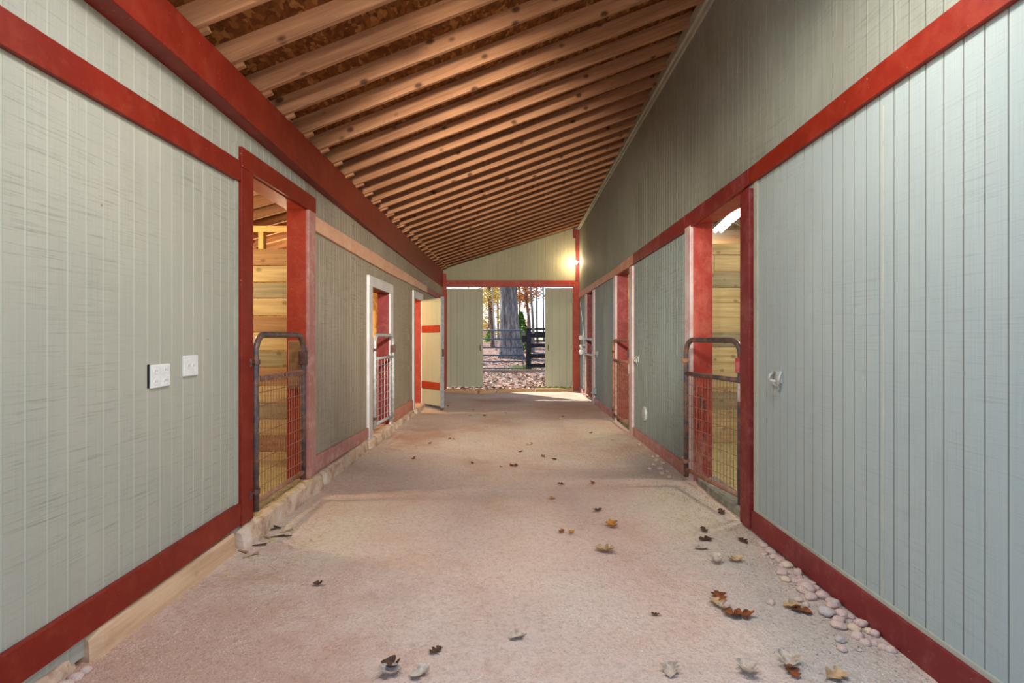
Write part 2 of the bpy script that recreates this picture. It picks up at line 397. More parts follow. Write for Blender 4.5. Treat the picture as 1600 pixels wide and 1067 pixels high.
# ------------------------------------------------------------------ floor and ground
def fz(x, y):
    n = noise.noise(Vector((x*.7, y*.45, 3.1)))*.022+noise.noise(Vector((x*2.6, y*1.9, 7)))*.008+noise.noise(Vector((x*9, y*7, 1)))*.003
    e = max(0, abs(x)-1.45)
    return n-.004+(.05*e if x < 0 else -.02*e)
s = MB(); bm = s.bm; nx, ny = 64, 330; y0f, y1f = -1.2, 15.25; grid = []
for j in range(ny+1):
    y = y0f+(y1f-y0f)*j/ny
    grid.append([bm.verts.new((-2.0+4.0*i/nx, y, fz(-2.0+4.0*i/nx, y))) for i in range(nx+1)])
for j in range(ny):
    for i in range(nx): bm.faces.new((grid[j][i], grid[j][i+1], grid[j+1][i+1], grid[j+1][i]))
st('floor', s, 'dirt', smooth=True)
s = MB(); s.box(-14, 14, -14, 1.55, -.3, -.055); st('ground', s, 'dirt')
s = MB(); s.box(-5.3, -1.99, 1.6, 15, -.2, .06); st('floor_left', s, 'straw_floor')
s = MB(); s.box(1.95, 5.1, 1.6, 15, -.2, .03); st('floor_right', s, 'straw_floor')
# outside ground beyond the far doors
def gz(x, y):
    base = ip([(15, -.02), (24, .02), (30, .16), (36, .42), (50, .9), (90, 1.6), (200, 1.5)], y)
    return base+noise.noise(Vector((x*.5, y*.5, 0)))*.03*(1 if y > 15.4 else .4)
s = MB(); bm = s.bm; ys = [15.2+.35*j for j in range(60)]+[36.5+2.2*j for j in range(25)]+[100, 140, 200]; xs = [-40+80*i/80 for i in range(81)]
grid = [[bm.verts.new((x, y, gz(x, y))) for x in xs] for y in ys]
for j in range(len(ys)-1):
    for i in range(len(xs)-1): bm.faces.new((grid[j][i], grid[j][i+1], grid[j+1][i+1], grid[j+1][i]))
me_o = st('outside_ground', s, 'litter', smooth=True); me_o.data.materials.append(M['field'])
for p in me_o.data.polygons:
    if p.center.y > 62: p.material_index = 1

# ------------------------------------------------------------------ left wall
TLz = 3.30
ltop = lambda u: zrl(u)+.10
doorsL = [(3.93, 5.01, 2.62), (7.30, 8.38, 2.12), (10.50, 11.30, 2.22)]
sheet('wall_left', 'Y', XL, XL-.025, YN, 3.93, k_(.05), ltop, 'panel_left', .0025)
sheet('wall_left', 'Y', XL, XL-.025, 3.93, 5.01, k_(2.62), ltop, 'panel_left', .0025)
sheet('wall_left', 'Y', XL, XL-.025, 5.01, 7.30, k_(.05), ltop, 'panel_left_far', .001)
sheet('wall_left', 'Y', XL, XL-.025, 7.30, 8.38, k_(2.12), ltop, 'panel_left_far', .001)
sheet('wall_left', 'Y', XL, XL-.025, 8.38, 10.50, k_(.05), ltop, 'panel_left_far', .001)
sheet('wall_left', 'Y', XL, XL-.025, 10.50, 11.30, k_(2.22), ltop, 'panel_left_far', .001)
sheet('wall_left', 'Y', XL, XL-.025, 11.30, YF, k_(.05), ltop, 'panel_left_far')
def strip(name, X0, X1, pts, mat, bevel=.003):
    """board along Y: pts = (y, z bottom, z top)"""
    s = MB(); s.loft([[(X0, y, a), (X0, y, b), (X1, y, b), (X1, y, a)] for y, a, b in pts]); return st(name, s, mat, bevel)
def subdiv(pts, step=.4, wob=.004, seed=0):
    out = []
    for (y0, a0, b0), (y1, a1, b1) in zip(pts[:-1], pts[1:]):
        n = max(1, int((y1-y0)/step))
        for i in range(n):
            t = i/n; y = y0+(y1-y0)*t; w = noise.noise(Vector((y*1.3, seed, 0)))*wob
            out.append((y, a0+(a1-a0)*t+w, b0+(b1-b0)*t+w))
    out.append(pts[-1]); return out
strip('trim_1', XL+.03, XL, [(YN, 2.512, 2.652), (3.76, 2.514, 2.652)], 'red')
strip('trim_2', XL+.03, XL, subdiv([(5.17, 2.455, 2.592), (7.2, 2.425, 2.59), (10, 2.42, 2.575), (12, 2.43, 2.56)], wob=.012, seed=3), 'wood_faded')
strip('trim_3', XL+.03, XL, subdiv([(12, 2.43, 2.56), (YF, 2.42, 2.55)], wob=.012, seed=4), 'red_bright')
strip('baseboard_left', XL+.03, XL, [(YN, .143, .288), (2.2, .146, .292), (3.76, .17, .318)], 'red')
strip('baseboard_left', XL+.028, XL, [(5.17, .178, .327), (7.12, .15, .28)], 'red_dust_glare')
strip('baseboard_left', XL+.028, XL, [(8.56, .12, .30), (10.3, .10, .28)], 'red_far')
strip('baseboard_left', XL+.028, XL, [(11.45, .10, .25), (YF, .08, .22)], 'red_dust_glare')
# beam over the left wall
s = MB(); rings = []
for y, x, a, b in [(YN, -1.745, 2.94, 3.165), (3, -1.755, 2.92, 3.17), (5, -1.79, 2.87, 3.19), (7, -1.82, 2.84, 3.21), (10, -1.845, 2.82, 3.25), (12.5, -1.86, 2.81, 3.275), (YF, -1.872, 2.80, 3.30)]:
    rings.append([(x, y, a), (x, y, b), (-1.9, y, b), (-1.9, y, a)])
s.loft(rings); beam = st('beam_left', s, 'red', .006)

# ------------------------------------------------------------------ right wall
rtop = lambda u: zrr(u)+.16
bb = [(2.0, 2.67), (4.2, 2.612), (5.7, 2.556), (9.75, 2.53), (14.7, 2.51)]
bt = [(2.0, 2.82), (4.2, 2.735), (8.3, 2.69), (9.75, 2.655), (14.7, 2.66)]
dR = [(4.336, 5.55), (8.44, 9.57), (12.3, 13.4)]
low = lambda u: .02
for a, b, m in ((YN, 4.336, 'panel_right'), (5.55, 8.44, 'panel_right_far'), (9.57, 12.3, 'panel_right_far'), (13.4, YF, 'panel_right_far')):
    sheet('wall_right', 'Y', XR, XR+.025, a, b, low, lambda u: ip(bb, u)+.05, m)
sheet('wall_right', 'Y', XR, XR+.025, YN, YF, lambda u: ip(bb, u)+.05, rtop, 'panel_upper')
ys_ = [YN, 2.6, 3.4, 4.2, 5.0, 5.7, 7, 8.3, 9.75, 11.5, 13, YF]
seg = lambda a, b: [(y, ip(bb, y), ip(bt, y)) for y in [a]+[v for v in ys_ if a < v < b]+[b]]
strip('trim_4', XR-.03, XR, seg(YN, 4.2), 'red')
strip('trim_5', XR-.03, XR, seg(4.2, 5.75), 'red_dark')
strip('trim_6', XR-.03, XR, seg(5.75, 8.2), 'red_dark')
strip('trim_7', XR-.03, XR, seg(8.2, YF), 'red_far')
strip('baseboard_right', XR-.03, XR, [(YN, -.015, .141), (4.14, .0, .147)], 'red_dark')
strip('baseboard_right', XR-.03, XR, [(5.72, -.005, .135), (8.24, -.02, .107)], 'red_dust_glare')
strip('baseboard_right', XR-.03, XR, [(9.78, -.02, .12), (12.1, -.02, .12)], 'red_dust_glare')
strip('baseboard_right', XR-.03, XR, [(13.6, -.02, .12), (YF, -.02, .12)], 'red_dust_glare')
strip('trim_8', XR-.025, XR, [(YN, 4.53, 4.63), (5, 4.49, 4.60), (YF, 4.37, 4.46)], 'pale_trim')
strip('trim_9', XR-.05, XR-.012, [(YN, 4.58, 4.70), (5, 4.545, 4.66), (YF, 4.40, 4.475)], 'pale_trim')
strip('trim_10', XR-.012, XR, [(YN, .141, .165), (4.14, .147, .165)], 'pale_trim', .001)

strip('trim_16', XR-.012, XR, [(4.085, .165, 2.62), (4.14, .165, 2.61)], 'pale_trim', .001)
strip('trim_17', XL+.012, XL, [(3.715, .31, 2.515), (3.76, .31, 2.515)], 'pale_trim', .001)
strip('trim_18', XL+.012, XL, [(3.715, 2.655, 2.77), (3.76, 2.655, 2.77)], 'pale_trim', .001)
s = MB(); pts = []; rr_ = []
for i in range(60):
    z = .17+2.42*i/59; pts.append((XR-.001, 2.71+.004*noise.noise(Vector((z*2, 1, 1)))+.03*.0, z)); rr_.append(.0045+.003*noise.noise(Vector((z*6, 4, 1))))
s.tube(pts, 0, 6, rr_); st('trim_19', s, 'pale_trim')
# ------------------------------------------------------------------ door frames
def frame(num, side, y0, y1, zt, zb, cw, matc, matj, matf, depth=.17, head=True, z0=.1, hz=None, nearmat=None):
    """root mesh = far and near jamb posts with lintel; children = casing boards"""
    X = XL if side < 0 else XR
    xa, xb = (X-depth, X) if side < 0 else (X-.001, X+depth+.02)
    s = MB(); e = .006; s.box(xa, xb+e*side*-1 if side < 0 else xb, y1-e, y1+.09, z0, zt+.1).box(xa, xb, y0-.09, y0+e, z0, zt+.1).box(xa, xb, y0, y1, zt-e, zt+.1)
    d = st('door_%d' % num, s, matj, .004)
    cx0, cx1 = (X, X+.035) if side < 0 else (X-.035, X)
    MB().box(cx0, cx1, y0-cw, y0, z0, zt if hz is None else hz).build('casing', nearmat or matc, d, .004)
    MB().box(cx0, cx1, y1, y1+cw, z0, zt if hz is None else hz).build('casing', matf, d, .004)
    if head: MB().box(cx0, cx1+.002 if side < 0 else cx1, y0-cw, y1+cw, zt, zt+.14).build('head_casing', matc, d, .004)
    return d
d1 = frame(1, -1, 3.93, 5.01, 2.615, .15, .17, 'red', 'red_bright', 'red_dust_glare', z0=.16)
frame(2, -1, 7.30, 8.38, 2.12, .1, .18, 'casing_white', 'red_dark', 'casing_white', z0=.12)
frame(3, -1, 10.50, 11.30, 2.20, .1, .14, 'casing_white', 'red_bright', 'casing_white', z0=.1)
frame(4, 1, 4.336, 5.55, 2.60, .0, .17, 'red_dark', 'red_scuffed', 'pink_glare', head=False, z0=.0, hz=2.58)
frame(5, 1, 8.44, 9.57, 2.53, .0, .19, 'pink_glare', 'red_dark', 'pink_glare', head=False, z0=-.02, hz=2.525)
frame(6, 1, 12.3, 13.4, 2.51, .0, .19, 'pink_glare', 'red_dark', 'pink_glare', head=False, z0=-.02, hz=2.505)
# bare worn board nailed to the first jamb
o = MB().box(-2.03, -1.91, 4.978, 5.012, .98, 1.42).build('worn_jamb_board', 'stall_wood_brown', d1, .012)

# ------------------------------------------------------------------ sills
def rough_block(name, x0, x1, y0, y1, z0, z1, mat, amp=.02, seed=0, parent=None):
    s = MB(); bm = s.bm; ny = max(4, int((y1-y0)/.06)); rings = []
    prof = [(0, 0), (.0, .5), (.04, .92), (.2, 1), (.6, 1), (1, 1), (1, 0)]
    for j in range(ny+1):
        y = y0+(y1-y0)*j/ny; r = []
        e = .02*(1 if j in (0, ny) else 0)
        for px, pz in prof:
            x = x0+(x1-x0)*px; z = z0+(z1-z0)*pz
            a = noise.noise(Vector((px*2+seed, y*2.2, pz*2)))*amp+noise.noise(Vector((px*5+seed, y*9, pz*5)))*amp*.45
            if px < .5: x += a*(1 if x0 > x1 else -1)-e*(1 if x0 > x1 else -1)
            if 0 < pz and px < .9: z += a*.5-e
            r.append((x, y, z))
        rings.append(r)
    s.loft(rings); return s.build(name, mat, parent, 0)
o = rough_block('timber_sill', -1.84, -1.95, 2.42, 3.72, -.05, .145, 'timber', .012, 1)
tag(o, 'long bare timber sill under the red baseboard of the nearest left wall', 'sill')
o = rough_block('stone_sill', -1.86, -2.0, 1.7, 2.38, -.05, .10, 'stone_sill', .04, 5)
tag(o, 'broken stone piece under the nearest end of the left red baseboard', 'sill')
o = rough_block('stone_sill', -1.80, -2.03, 3.74, 5.3, -.06, .15, 'stone_sill', .035, 9)
tag(o, 'crumbling pale sill below the rusty gate of the nearest left doorway', 'sill')
o = rough_block('stone_sill', -1.81, -1.95, 5.32, 7.05, -.06, .15, 'stone_sill', .035, 13)
tag(o, 'rough pale sill under the long dusty, glare-pink baseboard on the left', 'sill')
o = rough_block('stone_sill', -1.79, -2.03, 7.07, 8.6, -.06, .13, 'stone_sill', .035, 17)
tag(o, 'rough pale sill below the silver gate on the left', 'sill')
o = rough_block('stone_sill', -1.80, -1.95, 8.62, 10.3, -.06, .11, 'stone_sill', .04, 21)
tag(o, 'rough pale sill between the silver gate and the open plank door', 'sill')
o = rough_block('stone_sill', -1.78, -2.03, 10.32, 11.6, -.06, .10, 'stone_sill', .04, 25)
tag(o, 'rough pale sill under the open plank door on the left', 'sill')
# board threshold inside the first left doorway
o = MB().box(-2.0, -1.90, 3.94, 5.0, .13, .165).build('threshold_board', 'stall_wood_grey', None, .006)
tag(o, 'green-grey worn threshold board behind the nearest left gate', 'threshold')
o = rough_block('concrete_sill', 1.845, 2.05, 4.34, 5.56, -.06, .05, 'concrete', .02, 31); tag(o, 'mossy concrete sill below the rusty gate of the nearest right doorway', 'sill')
o = rough_block('concrete_sill', 1.84, 2.05, 8.44, 9.57, -.06, .03, 'concrete', .02, 35); tag(o, 'concrete sill of the second doorway on the right', 'sill')
o = rough_block('concrete_sill', 1.84, 2.05, 12.3, 13.4, -.06, .03, 'concrete', .02, 37); tag(o, 'concrete sill of the farthest doorway on the right', 'sill')

# ------------------------------------------------------------------ far wall
sheet('wall_back', 'X', YF, YF+.025, XL-.02, XR+.02, k_(2.95), lambda u: zr(u, YF)+.143, 'panel_gable')
s = MB().box(XL+.02, XR-.07, YF-.05, YF+.09, 2.83, 3.0); st('trim_11', s, 'red_bright', .006)
s = MB().box(XL-.02, XL+.09, YF-.06, YF+.09, .0, 3.18); st('trim_12', s, 'red_bright', .006)
s = MB().box(XR-.17, XR-.002, YF-.07, YF+.09, .0, 2.95); st('trim_13', s, 'red_bright', .006)
s = MB().box(XR-.10, XR-.002, YF-.05, YF-.001, 2.95, 4.38); st('trim_14', s, 'red_dark', .006)
s = MB().box(XR-.17, XR-.10, YF-.05, YF-.001, 4.15, 4.40); st('trim_15', s, 'red_dark', .006)

def barn_door(x0, x1, z0, z1, label, hx):
    r = empty('barn_door', ((x0+x1)/2, YF+.17, 0))
    tag(r, label, 'door', 'board doors at the far end')
    s = MB(); n = max(3, round((x1-x0)/.19)); w = (x1-x0)/n; cx = (x0+x1)/2
    for i in range(n):
        dz = random.uniform(-.006, .006)
        s.box(x0-cx+i*w+.0025, x0-cx+(i+1)*w-.0025, -.02+random.uniform(-.003, .003), .005, z0+dz, z1+dz)
    s.box(x0-cx+.01, x1-cx-.01, .0, .006, z0+.02, z1-.02)
    s.box(x0-cx+.05, x1-cx-.05, .005, .04, z0+.25, z0+.4).box(x0-cx+.05, x1-cx-.05, .005, .04, z1-.4, z1-.25)
    s.build('board_panel', 'panel_door', r, .002)
    h = MB(); h.tube([(hx-cx, -.02, 1.22), (hx-cx-.01, -.055, 1.20), (hx-cx-.015, -.055, 1.14), (hx-cx, -.02, 1.11)], .008, 8)
    h.box(hx-cx-.015, hx-cx+.015, -.027, -.018, 1.08, 1.25); h.build('handle', 'hinge_dark', r)
barn_door(-1.86, -.80, .10, 2.80, 'wide grey-green board door left of the far opening', -.87)
barn_door(.91, 1.70, .11, 2.81, 'narrow grey-green board door right of the far opening', 1.0)
# low timbers across the far opening
for (xa, ya, xb, yb, lab) in ((-1.76, 14.56, -.90, 14.27, 'left end timber of the low kerb across the far opening, angled toward the camera'),
                              (-.84, 14.27, -.44, 14.42, 'short timber at the bend of the low kerb across the far opening'),
                              (-.40, 14.45, .62, 14.62, 'middle timber of the low kerb across the far opening'),
                              (.64, 14.63, 1.64, 14.72, 'right end timber of the low kerb across the far opening, beside the right post')):
    d = Vector((xb-xa, yb-ya, 0)); L = d.length
    o = MB().box(0, L, 0, .13, -.06, .085).build('kerb_timber', 'timber_far', None, .01)
    o.location = (xa, ya, 0); o.rotation_euler = (0, 0, math.atan2(d.y, d.x)); tag(o, lab, 'timber', 'kerb timbers across the far opening')
s = MB(); s.box(XL, XR, 14.8, 15.25, -.2, .0); st('floor_threshold', s, 'litter')

# ------------------------------------------------------------------ roof
s = MB(); rings = []
for y in (2.35, 5, 8, 11, YF+.4):
    rings.append([(-1.95, y, zr(-1.95, y)+.145), (1.95, y, zr(1.95, y)+.145), (1.95, y, zr(1.95, y)+.175), (-1.95, y, zr(-1.95, y)+.175)])
s.loft(rings); st('ceiling', s, 'osb')
ORD = ['first', 'second', 'third', 'fourth', 'fifth', 'sixth', 'seventh', 'eighth', 'ninth', 'tenth', 'eleventh', 'twelfth', 'thirteenth', 'fourteenth', 'fifteenth', 'sixteenth', 'seventeenth', 'eighteenth', 'nineteenth', 'twentieth', 'twenty-first', 'twenty-second', 'twenty-third', 'twenty-fourth', 'twenty-fifth', 'twenty-sixth', 'twenty-seventh', 'twenty-eighth', 'twenty-ninth', 'thirtieth']
s = MB(); L0 = 3.86; bm = s.bm
n = 24; rings = []
for i in range(n+1):
    x = -.06+L0*i/n; w = noise.noise(Vector((x*.9, 2, 2)))*.004
    rings.append([(x, w, 0), (x, .038+w, 0), (x, .038+w, .142), (x, w, .142)])
s.loft(rings); raf = s.build('roof_rafter', 'rafter', None, .003)
blk = MB().box(-.10, .14, .038, .074, -.022, .10).build('lapped_end', 'rafter', raf, .003)
def place(o, k):
    y = 3.07+.409*k
    xl, xr = -1.86, 1.94; dz = zr(xr, y)-zr(xl, y)
    o.location = (xl, y, zr(xl, y)); o.rotation_euler = (random.uniform(-.01, .01), -math.atan2(dz, xr-xl), random.uniform(-.002, .002))
    o.scale.x = math.hypot(dz, xr-xl)/L0
for k in range(-1, 29):
    if k == -1: o = raf
    else:
        o = raf.copy(); C.objects.link(o); c = blk.copy(); C.objects.link(c); c.parent = o
    place(o, k)
    i = k+1
    lab = 'bare wooden roof rafter, %s counting back from the camera end' % ORD[i] if i < 15 else 'bare wooden roof rafter, %s counting forward from the far gable wall' % ORD[29-i]
    if i == 29: lab = 'bare wooden roof rafter directly against the far gable wall'
    tag(o, lab, 'rafter', 'bare rafters under the sloping roof')

# ------------------------------------------------------------------ left stalls
s = MB(); s.box(-5.3, -5.2, YN, 15, -.1, 2.6); st('wall_stall_left', s, 'stall_wood_brown')
s = MB(); rings = []
zl2 = lambda x, y: zrl(y)+.05+.27*(x+1.88)
for y in (YN, 8, 15): rings.append([(-5.35, y, zl2(-5.35, y)+.145), (-1.96, y, zl2(-1.96, y)+.145), (-1.96, y, zl2(-1.96, y)+.17), (-5.35, y, zl2(-5.35, y)+.17)])
s.loft(rings); st('ceiling_left', s, 'osb')
s = MB(); LL = math.hypot(3.2, .27*3.2)
s.box(0, LL, 0, .038, 0, .14); rl = s.build('stall_rafter', 'rafter', None, .003)
first = True; SL = []
for k in range(3, 14):
    y = 3.13+.409*k
    o = rl if first else rl.copy()
    if not first: C.objects.link(o)
    first = False
    o.location = (-5.15, y, zl2(-5.15, y)); o.rotation_euler = (0, -math.atan(.27), 0)
    tag(o, 'stall roof rafter seen above the plank partition through the nearest left doorway', 'rafter', 'rafters above the left stalls')
def plank_wall(name, x0, x1, y, z0, z1, ph, mats, label, cat='partition'):
    r = empty(name, ((x0+x1)/2, y, z0)); cx = (x0+x1)/2; tag(r, label, cat)
    z = 0; i = 0
    while z < z1-z0-.03:
        h = min(ph*random.uniform(.92, 1.08), z1-z0-z)
        a = x0-cx; cuts = [a, x1-cx]
        if i % 3 == 2: cuts = [a, a+(x1-x0)*random.uniform(.12, .22), x1-cx]
        for c0, c1 in zip(cuts[:-1], cuts[1:]):
            MB().box(c0+.002, c1-.002, random.uniform(-.003, .003), .04, z+.007, z+h-.003).build('plank', mats[i % len(mats)], r, .003)
        z += h; i += 1
    return r
pw = plank_wall('stall_partition', -5.15, -2.06, 5.9, .05, 2.40, .185, ['stall_wood', 'stall_wood_brown', 'stall_wood', 'stall_wood_grey', 'stall_wood', 'stall_wood_brown', 'stall_wood_grey'], 'horizontal plank partition inside the nearest left stall')
fr = MB().box(-5.15, -2.06, 5.92, 5.96, 2.585, 2.65).build('top_plate', 'new_wood', None, .003)
tag(fr, 'pale horizontal framing plate above the left stall partition', 'framing')
for xx in (-4.0, -2.73, -2.1):
    o = MB().box(xx, xx+.055, 5.92, 6.0, 2.40, 2.585).build('framing_post', 'new_wood', None, .003)
    tag(o, 'short pale framing post between the left stall partition and the plate above it', 'framing', 'short posts on the left partition')
s = MB(); s.box(-5.15, -2.06, 9.3, 9.33, .05, 2.75); st('wall_stall_middle', s, 'osb_light')
s = MB(); s.box(-5.15, -2.06, 12.6, 12.63, .05, 2.7); st('wall_stall_far', s, 'osb_light')
s = MB(); s.box(-5.15, -2.0, YN, YN+.05, .05, 2.9); st('wall_stall_end', s, 'stall_wood_brown')
# white cable in the left stall roof
o = MB().tube([(-3.6, 5.2, 2.45), (-3.2, 5.25, 2.62), (-2.9, 5.3, 2.80), (-2.7, 5.35, 2.86), (-2.45, 5.4, 2.92)], .008, 6).build('cable', 'plastic_white', None, smooth=True)
tag(o, 'thin white electric cable sagging under the left stall roof', 'cable')

# ------------------------------------------------------------------ right stalls
OY = [(4.0, 6.2), (8.2, 10.0), (12.0, 13.8)]
s = MB(); yy = YN
for a, b in OY: s.box(5.0, 5.1, yy, a, -.1, 3.1); s.box(5.0, 5.1, a, b, 2.4, 3.1); yy = b
s.box(5.0, 5.1, yy, 15, -.1, 3.1); st('wall_stall_right', s, 'stall_wood')
s = MB(); s.box(1.86, 5.2, YN, 15, 3.02, 3.05); st('ceiling_right', s, 'ceil_dark')
jo = MB().box(0, 3.1, 0, .04, 0, .14).build('ceiling_joist', 'ceil_dark', None, .003)
for k in range(7):
    o = jo if k == 0 else jo.copy()
    if k: C.objects.link(o)
    o.location = (1.88, 4.9+.4*k, 2.88); tag(o, 'brown ceiling joist above the nearest right stall', 'joist', 'joists above the right stall')
plank_wall('stall_partition', 2.08, 4.98, 7.39, .03, 2.71, .215, ['stall_wood', 'stall_wood', 'stall_wood_grey', 'stall_wood'], 'horizontal plank partition inside the nearest right stall')
plank_wall('stall_partition', 2.08, 4.98, 10.6, .03, 2.85, .215, ['stall_wood', 'stall_wood_grey'], 'plank partition glimpsed through the second right doorway')
s = MB(); s.box(2.08, 4.98, 14.1, 14.14, .03, 3.0); st('wall_stall_right_far', s, 'stall_wood')
s = MB(); s.box(1.95, 5.0, YN, YN+.05, .03, 3.0); st('wall_stall_right_end', s, 'stall_wood')
# fluorescent fixture
fx = empty('fluorescent_light', (2.53, 6.42, 2.80), math.atan2(-.2, 1.26)*-1-math.radians(0))
fx.rotation_euler = (0, 0, -math.atan2(.2, 1.26))
tag(fx, 'glowing fluorescent tube light under the ceiling of the nearest right stall', 'light')
MB().box(-.07, .07, -.62, .62, .02, .06).build('fixture_body', 'plastic_white', fx, .006)
MB().tube([(-.035, -.59, -.0), (-.035, .59, -.0)], .019, 12).build('tube', 'tube_glow', fx, smooth=True)
MB().tube([(.035, -.59, -.0), (.035, .59, -.0)], .019, 12).build('tube', 'tube_glow', fx, smooth=True)
o = MB().tube([(2.36, 5.75, 2.86), (2.42, 5.7, 2.72), (2.36, 5.68, 2.6), (2.30, 5.7, 2.64), (2.2, 5.75, 2.6)], .006, 6).build('cable', 'plastic_white', None, smooth=True)
tag(o, 'thin pale cable hanging beside the fluorescent light in the right stall', 'cable')
for tx in (-0.55, 0.95):  # fixtures made up for the added fill tubes at the mouth
    r = empty('fluorescent_light', (tx, 2.3, 3.38)); tag(r, 'added fill tube light under the roof at the near mouth of the aisle, out of view', 'light', 'added fill tube lights at the near mouth')
    MB().box(-.12, .12, -.62, .62, .0, .05).build('fixture_body', 'plastic_white', r, .006)
    for k in (-.06, .06): MB().tube([(k, -.59, .0), (k, .59, .0)], .019, 12).build('tube', 'tube_glow', r, smooth=True)
    for k in (-.4, .4): MB().tube([(0, k, .05), (0, k, zr(tx, 2.3)+.12-3.38)], .004, 6).build('hanger_wire', 'hinge_dark', r)
r = empty('fill_floodlight', (0.0, 1.0, 2.95), 0); r.rotation_euler = fl_.rotation_euler; tag(r, 'added fill lamp under the roof at the near mouth of the aisle, out of view', 'light')  # fixture made up for the added fill spot
MB().box(-.14, .14, -.10, .10, .17, .24).build('housing', 'hinge_dark', r, .01)
o = MB().tube([(0, 1.0, 3.12), (0, 1.6, 3.5), (0, 2.4, 3.95)], .02, 8).build('fill_lamp_bracket', 'hinge_dark', None); tag(o, 'added bent steel arm carrying the fill lamp from the roof edge, out of view', 'bracket')
# aisle bulb
bl = empty('wall_lamp', (1.74, 14.86, 3.47)); tag(bl, 'bright bare bulb on the post in the far right corner', 'light')
MB().tube([(.0, .09, 0), (-.01, .03, 0)], .045, 14).build('lamp_base', 'plastic_white', bl, smooth=True)
s = MB(); pr = [(0, .012), (.02, .02), (.045, .038), (.07, .045), (.095, .036), (.11, .012)]
s.tube([(-.01, .03-a, 0) for a, _ in pr], 0, 14, [b for _, b in pr]); s.build('bulb', 'bulb_glow', bl, smooth=True)

# ------------------------------------------------------------------ gates
def gate(pa, pb, zb, zt, zm, mat, wmat, rows, cols, label, side, legz=None, r=.024, latch='hinge_dark', tape=False, rc=.13, hinge_at='a', legb=None):
    """pa: near end, pb: far end (x, y); local x runs near -> far"""
    dx, dy = pb[0]-pa[0], pb[1]-pa[1]; L = math.hypot(dx, dy)
    R = empty('stall_gate', (pa[0], pa[1], 0), math.atan2(dy, dx)); tag(R, label, 'gate', 'low metal gates of the stall doorways')
    la = legz if legz is not None else zb-.03
    lb = legb if legb is not None else la
    pts = [(0, 0, la), (0, 0, (la+zt)/2)]+[(a, 0, b) for a, b in arc(rc, zt-rc, rc, PI, PI/2, 7)]+[(a, 0, b) for a, b in arc(L-rc, zt-rc, rc, PI/2, 0, 7)]+[(L, 0, (lb+zt)/2), (L, 0, lb)]
    MB().tube(pts, r, 12).build('frame', mat, R, smooth=True)
    MB().tube([(0, 0, zm), (L, 0, zm)], r*.85, 10).build('middle_rail', mat, R, smooth=True)
    MB().tube([(0, 0, zb), (L, 0, zb)], r*.85, 10).build('bottom_rail', wmat if wmat != 'gate_silver' else mat, R, smooth=True)
    s = MB()
    for i in range(1, cols):
        x = L*i/cols; s.tube([(x, .0, zb), (x+random.uniform(-.003, .003), .0, (zb+zm)/2), (x, .0, zm)], .0028, 5)
    for j in range(1, rows):
        z = zb+(zm-zb)*j/rows; s.tube([(0, -.004, z), (L/2, -.004, z+random.uniform(-.004, .004)), (L, -.004, z)], .003, 5)
    if cols > 12:
        for i in range(cols*2):                 # wire ends wrapped round the rail
            x = L*(i+.5)/(cols*2); s.tube([(x, -.022, zm-.02), (x, -.022, zm+.012), (x, .0, zm+.022)], .003, 5)
    s.build('wire_mesh', wmat, R)
    sg = -1 if side < 0 else 1
    # latch near the top of the hinge leg
    lx = L if side < 0 else 0; d = 1 if lx else -1
    s = MB(); zc = zt-.20
    s.box(lx-.03, lx+.03, -.032, .032, zc-.06, zc+.06)
    s.box(lx+d*.03-.0, lx+d*.075, -.014, .006, zc+.02, zc+.045).box(lx+d*.03, lx+d*.075, -.014, .006, zc-.045, zc-.02)
    s.tube([(lx+d*.055, -.004, zc-.07), (lx+d*.055, -.004, zc+.09)], .008, 8)
    s.build('latch', latch, R, .004)
    hx = 0 if side < 0 else L; d = -1 if side < 0 else 1
    for zc in (zt-.2, zb+.08):
        s = MB(); s.tube([(hx+d*.001, 0, zc-.015), (hx, 0, zc+.02)], r*1.35, 10); s.tube([(hx, 0, zc), (hx+d*.09, -.0, zc)], .008, 8)
        s.tube([(hx+d*.075, 0, zc-.03), (hx+d*.075, 0, zc+.03)], .009, 8); s.build('hinge', latch if latch != 'latch_pink' else 'gate_rust', R)
    if tape: MB().tube([(0, 0, zm-.02), (0, 0, zm-.17)], r*1.06, 12).build('tape_wrap', 'tape', R, smooth=True)
    return R
gate((-1.845, 3.96), (-1.845, 4.86), .26, 1.47, 1.145, 'gate_dark', 'gate_rust', 9, 18, 'rusty dark tube gate with wire mesh in the nearest left doorway', -1, legz=.20)
gate((-1.85, 7.42), (-1.80, 8.32), .27, 1.48, 1.16, 'gate_silver', 'gate_silver', 9, 6, 'silver galvanised gate with open wire squares in the white-framed left doorway', -1, legz=.22)
gate((1.845, 4.44), (1.69, 5.34), .17, 1.425, 1.10, 'gate_dark', 'gate_rust', 9, 18, 'worn rusty tube gate with red latch in the nearest right doorway', 1, legz=.10, latch='latch_pink', tape=True)
gate((1.83, 8.55), (1.775, 9.62), .10, 1.40, 1.055, 'gate_rust', 'gate_rust', 9, 18, 'rusty brown mesh gate in the second doorway on the right', 1, legz=.05, tape=True)
gate((1.82, 12.4), (1.74, 13.35), .09, 1.41, 1.05, 'gate_silver', 'gate_rust', 9, 14, 'light grey mesh gate in the farthest doorway on the right', 1, legz=.06)

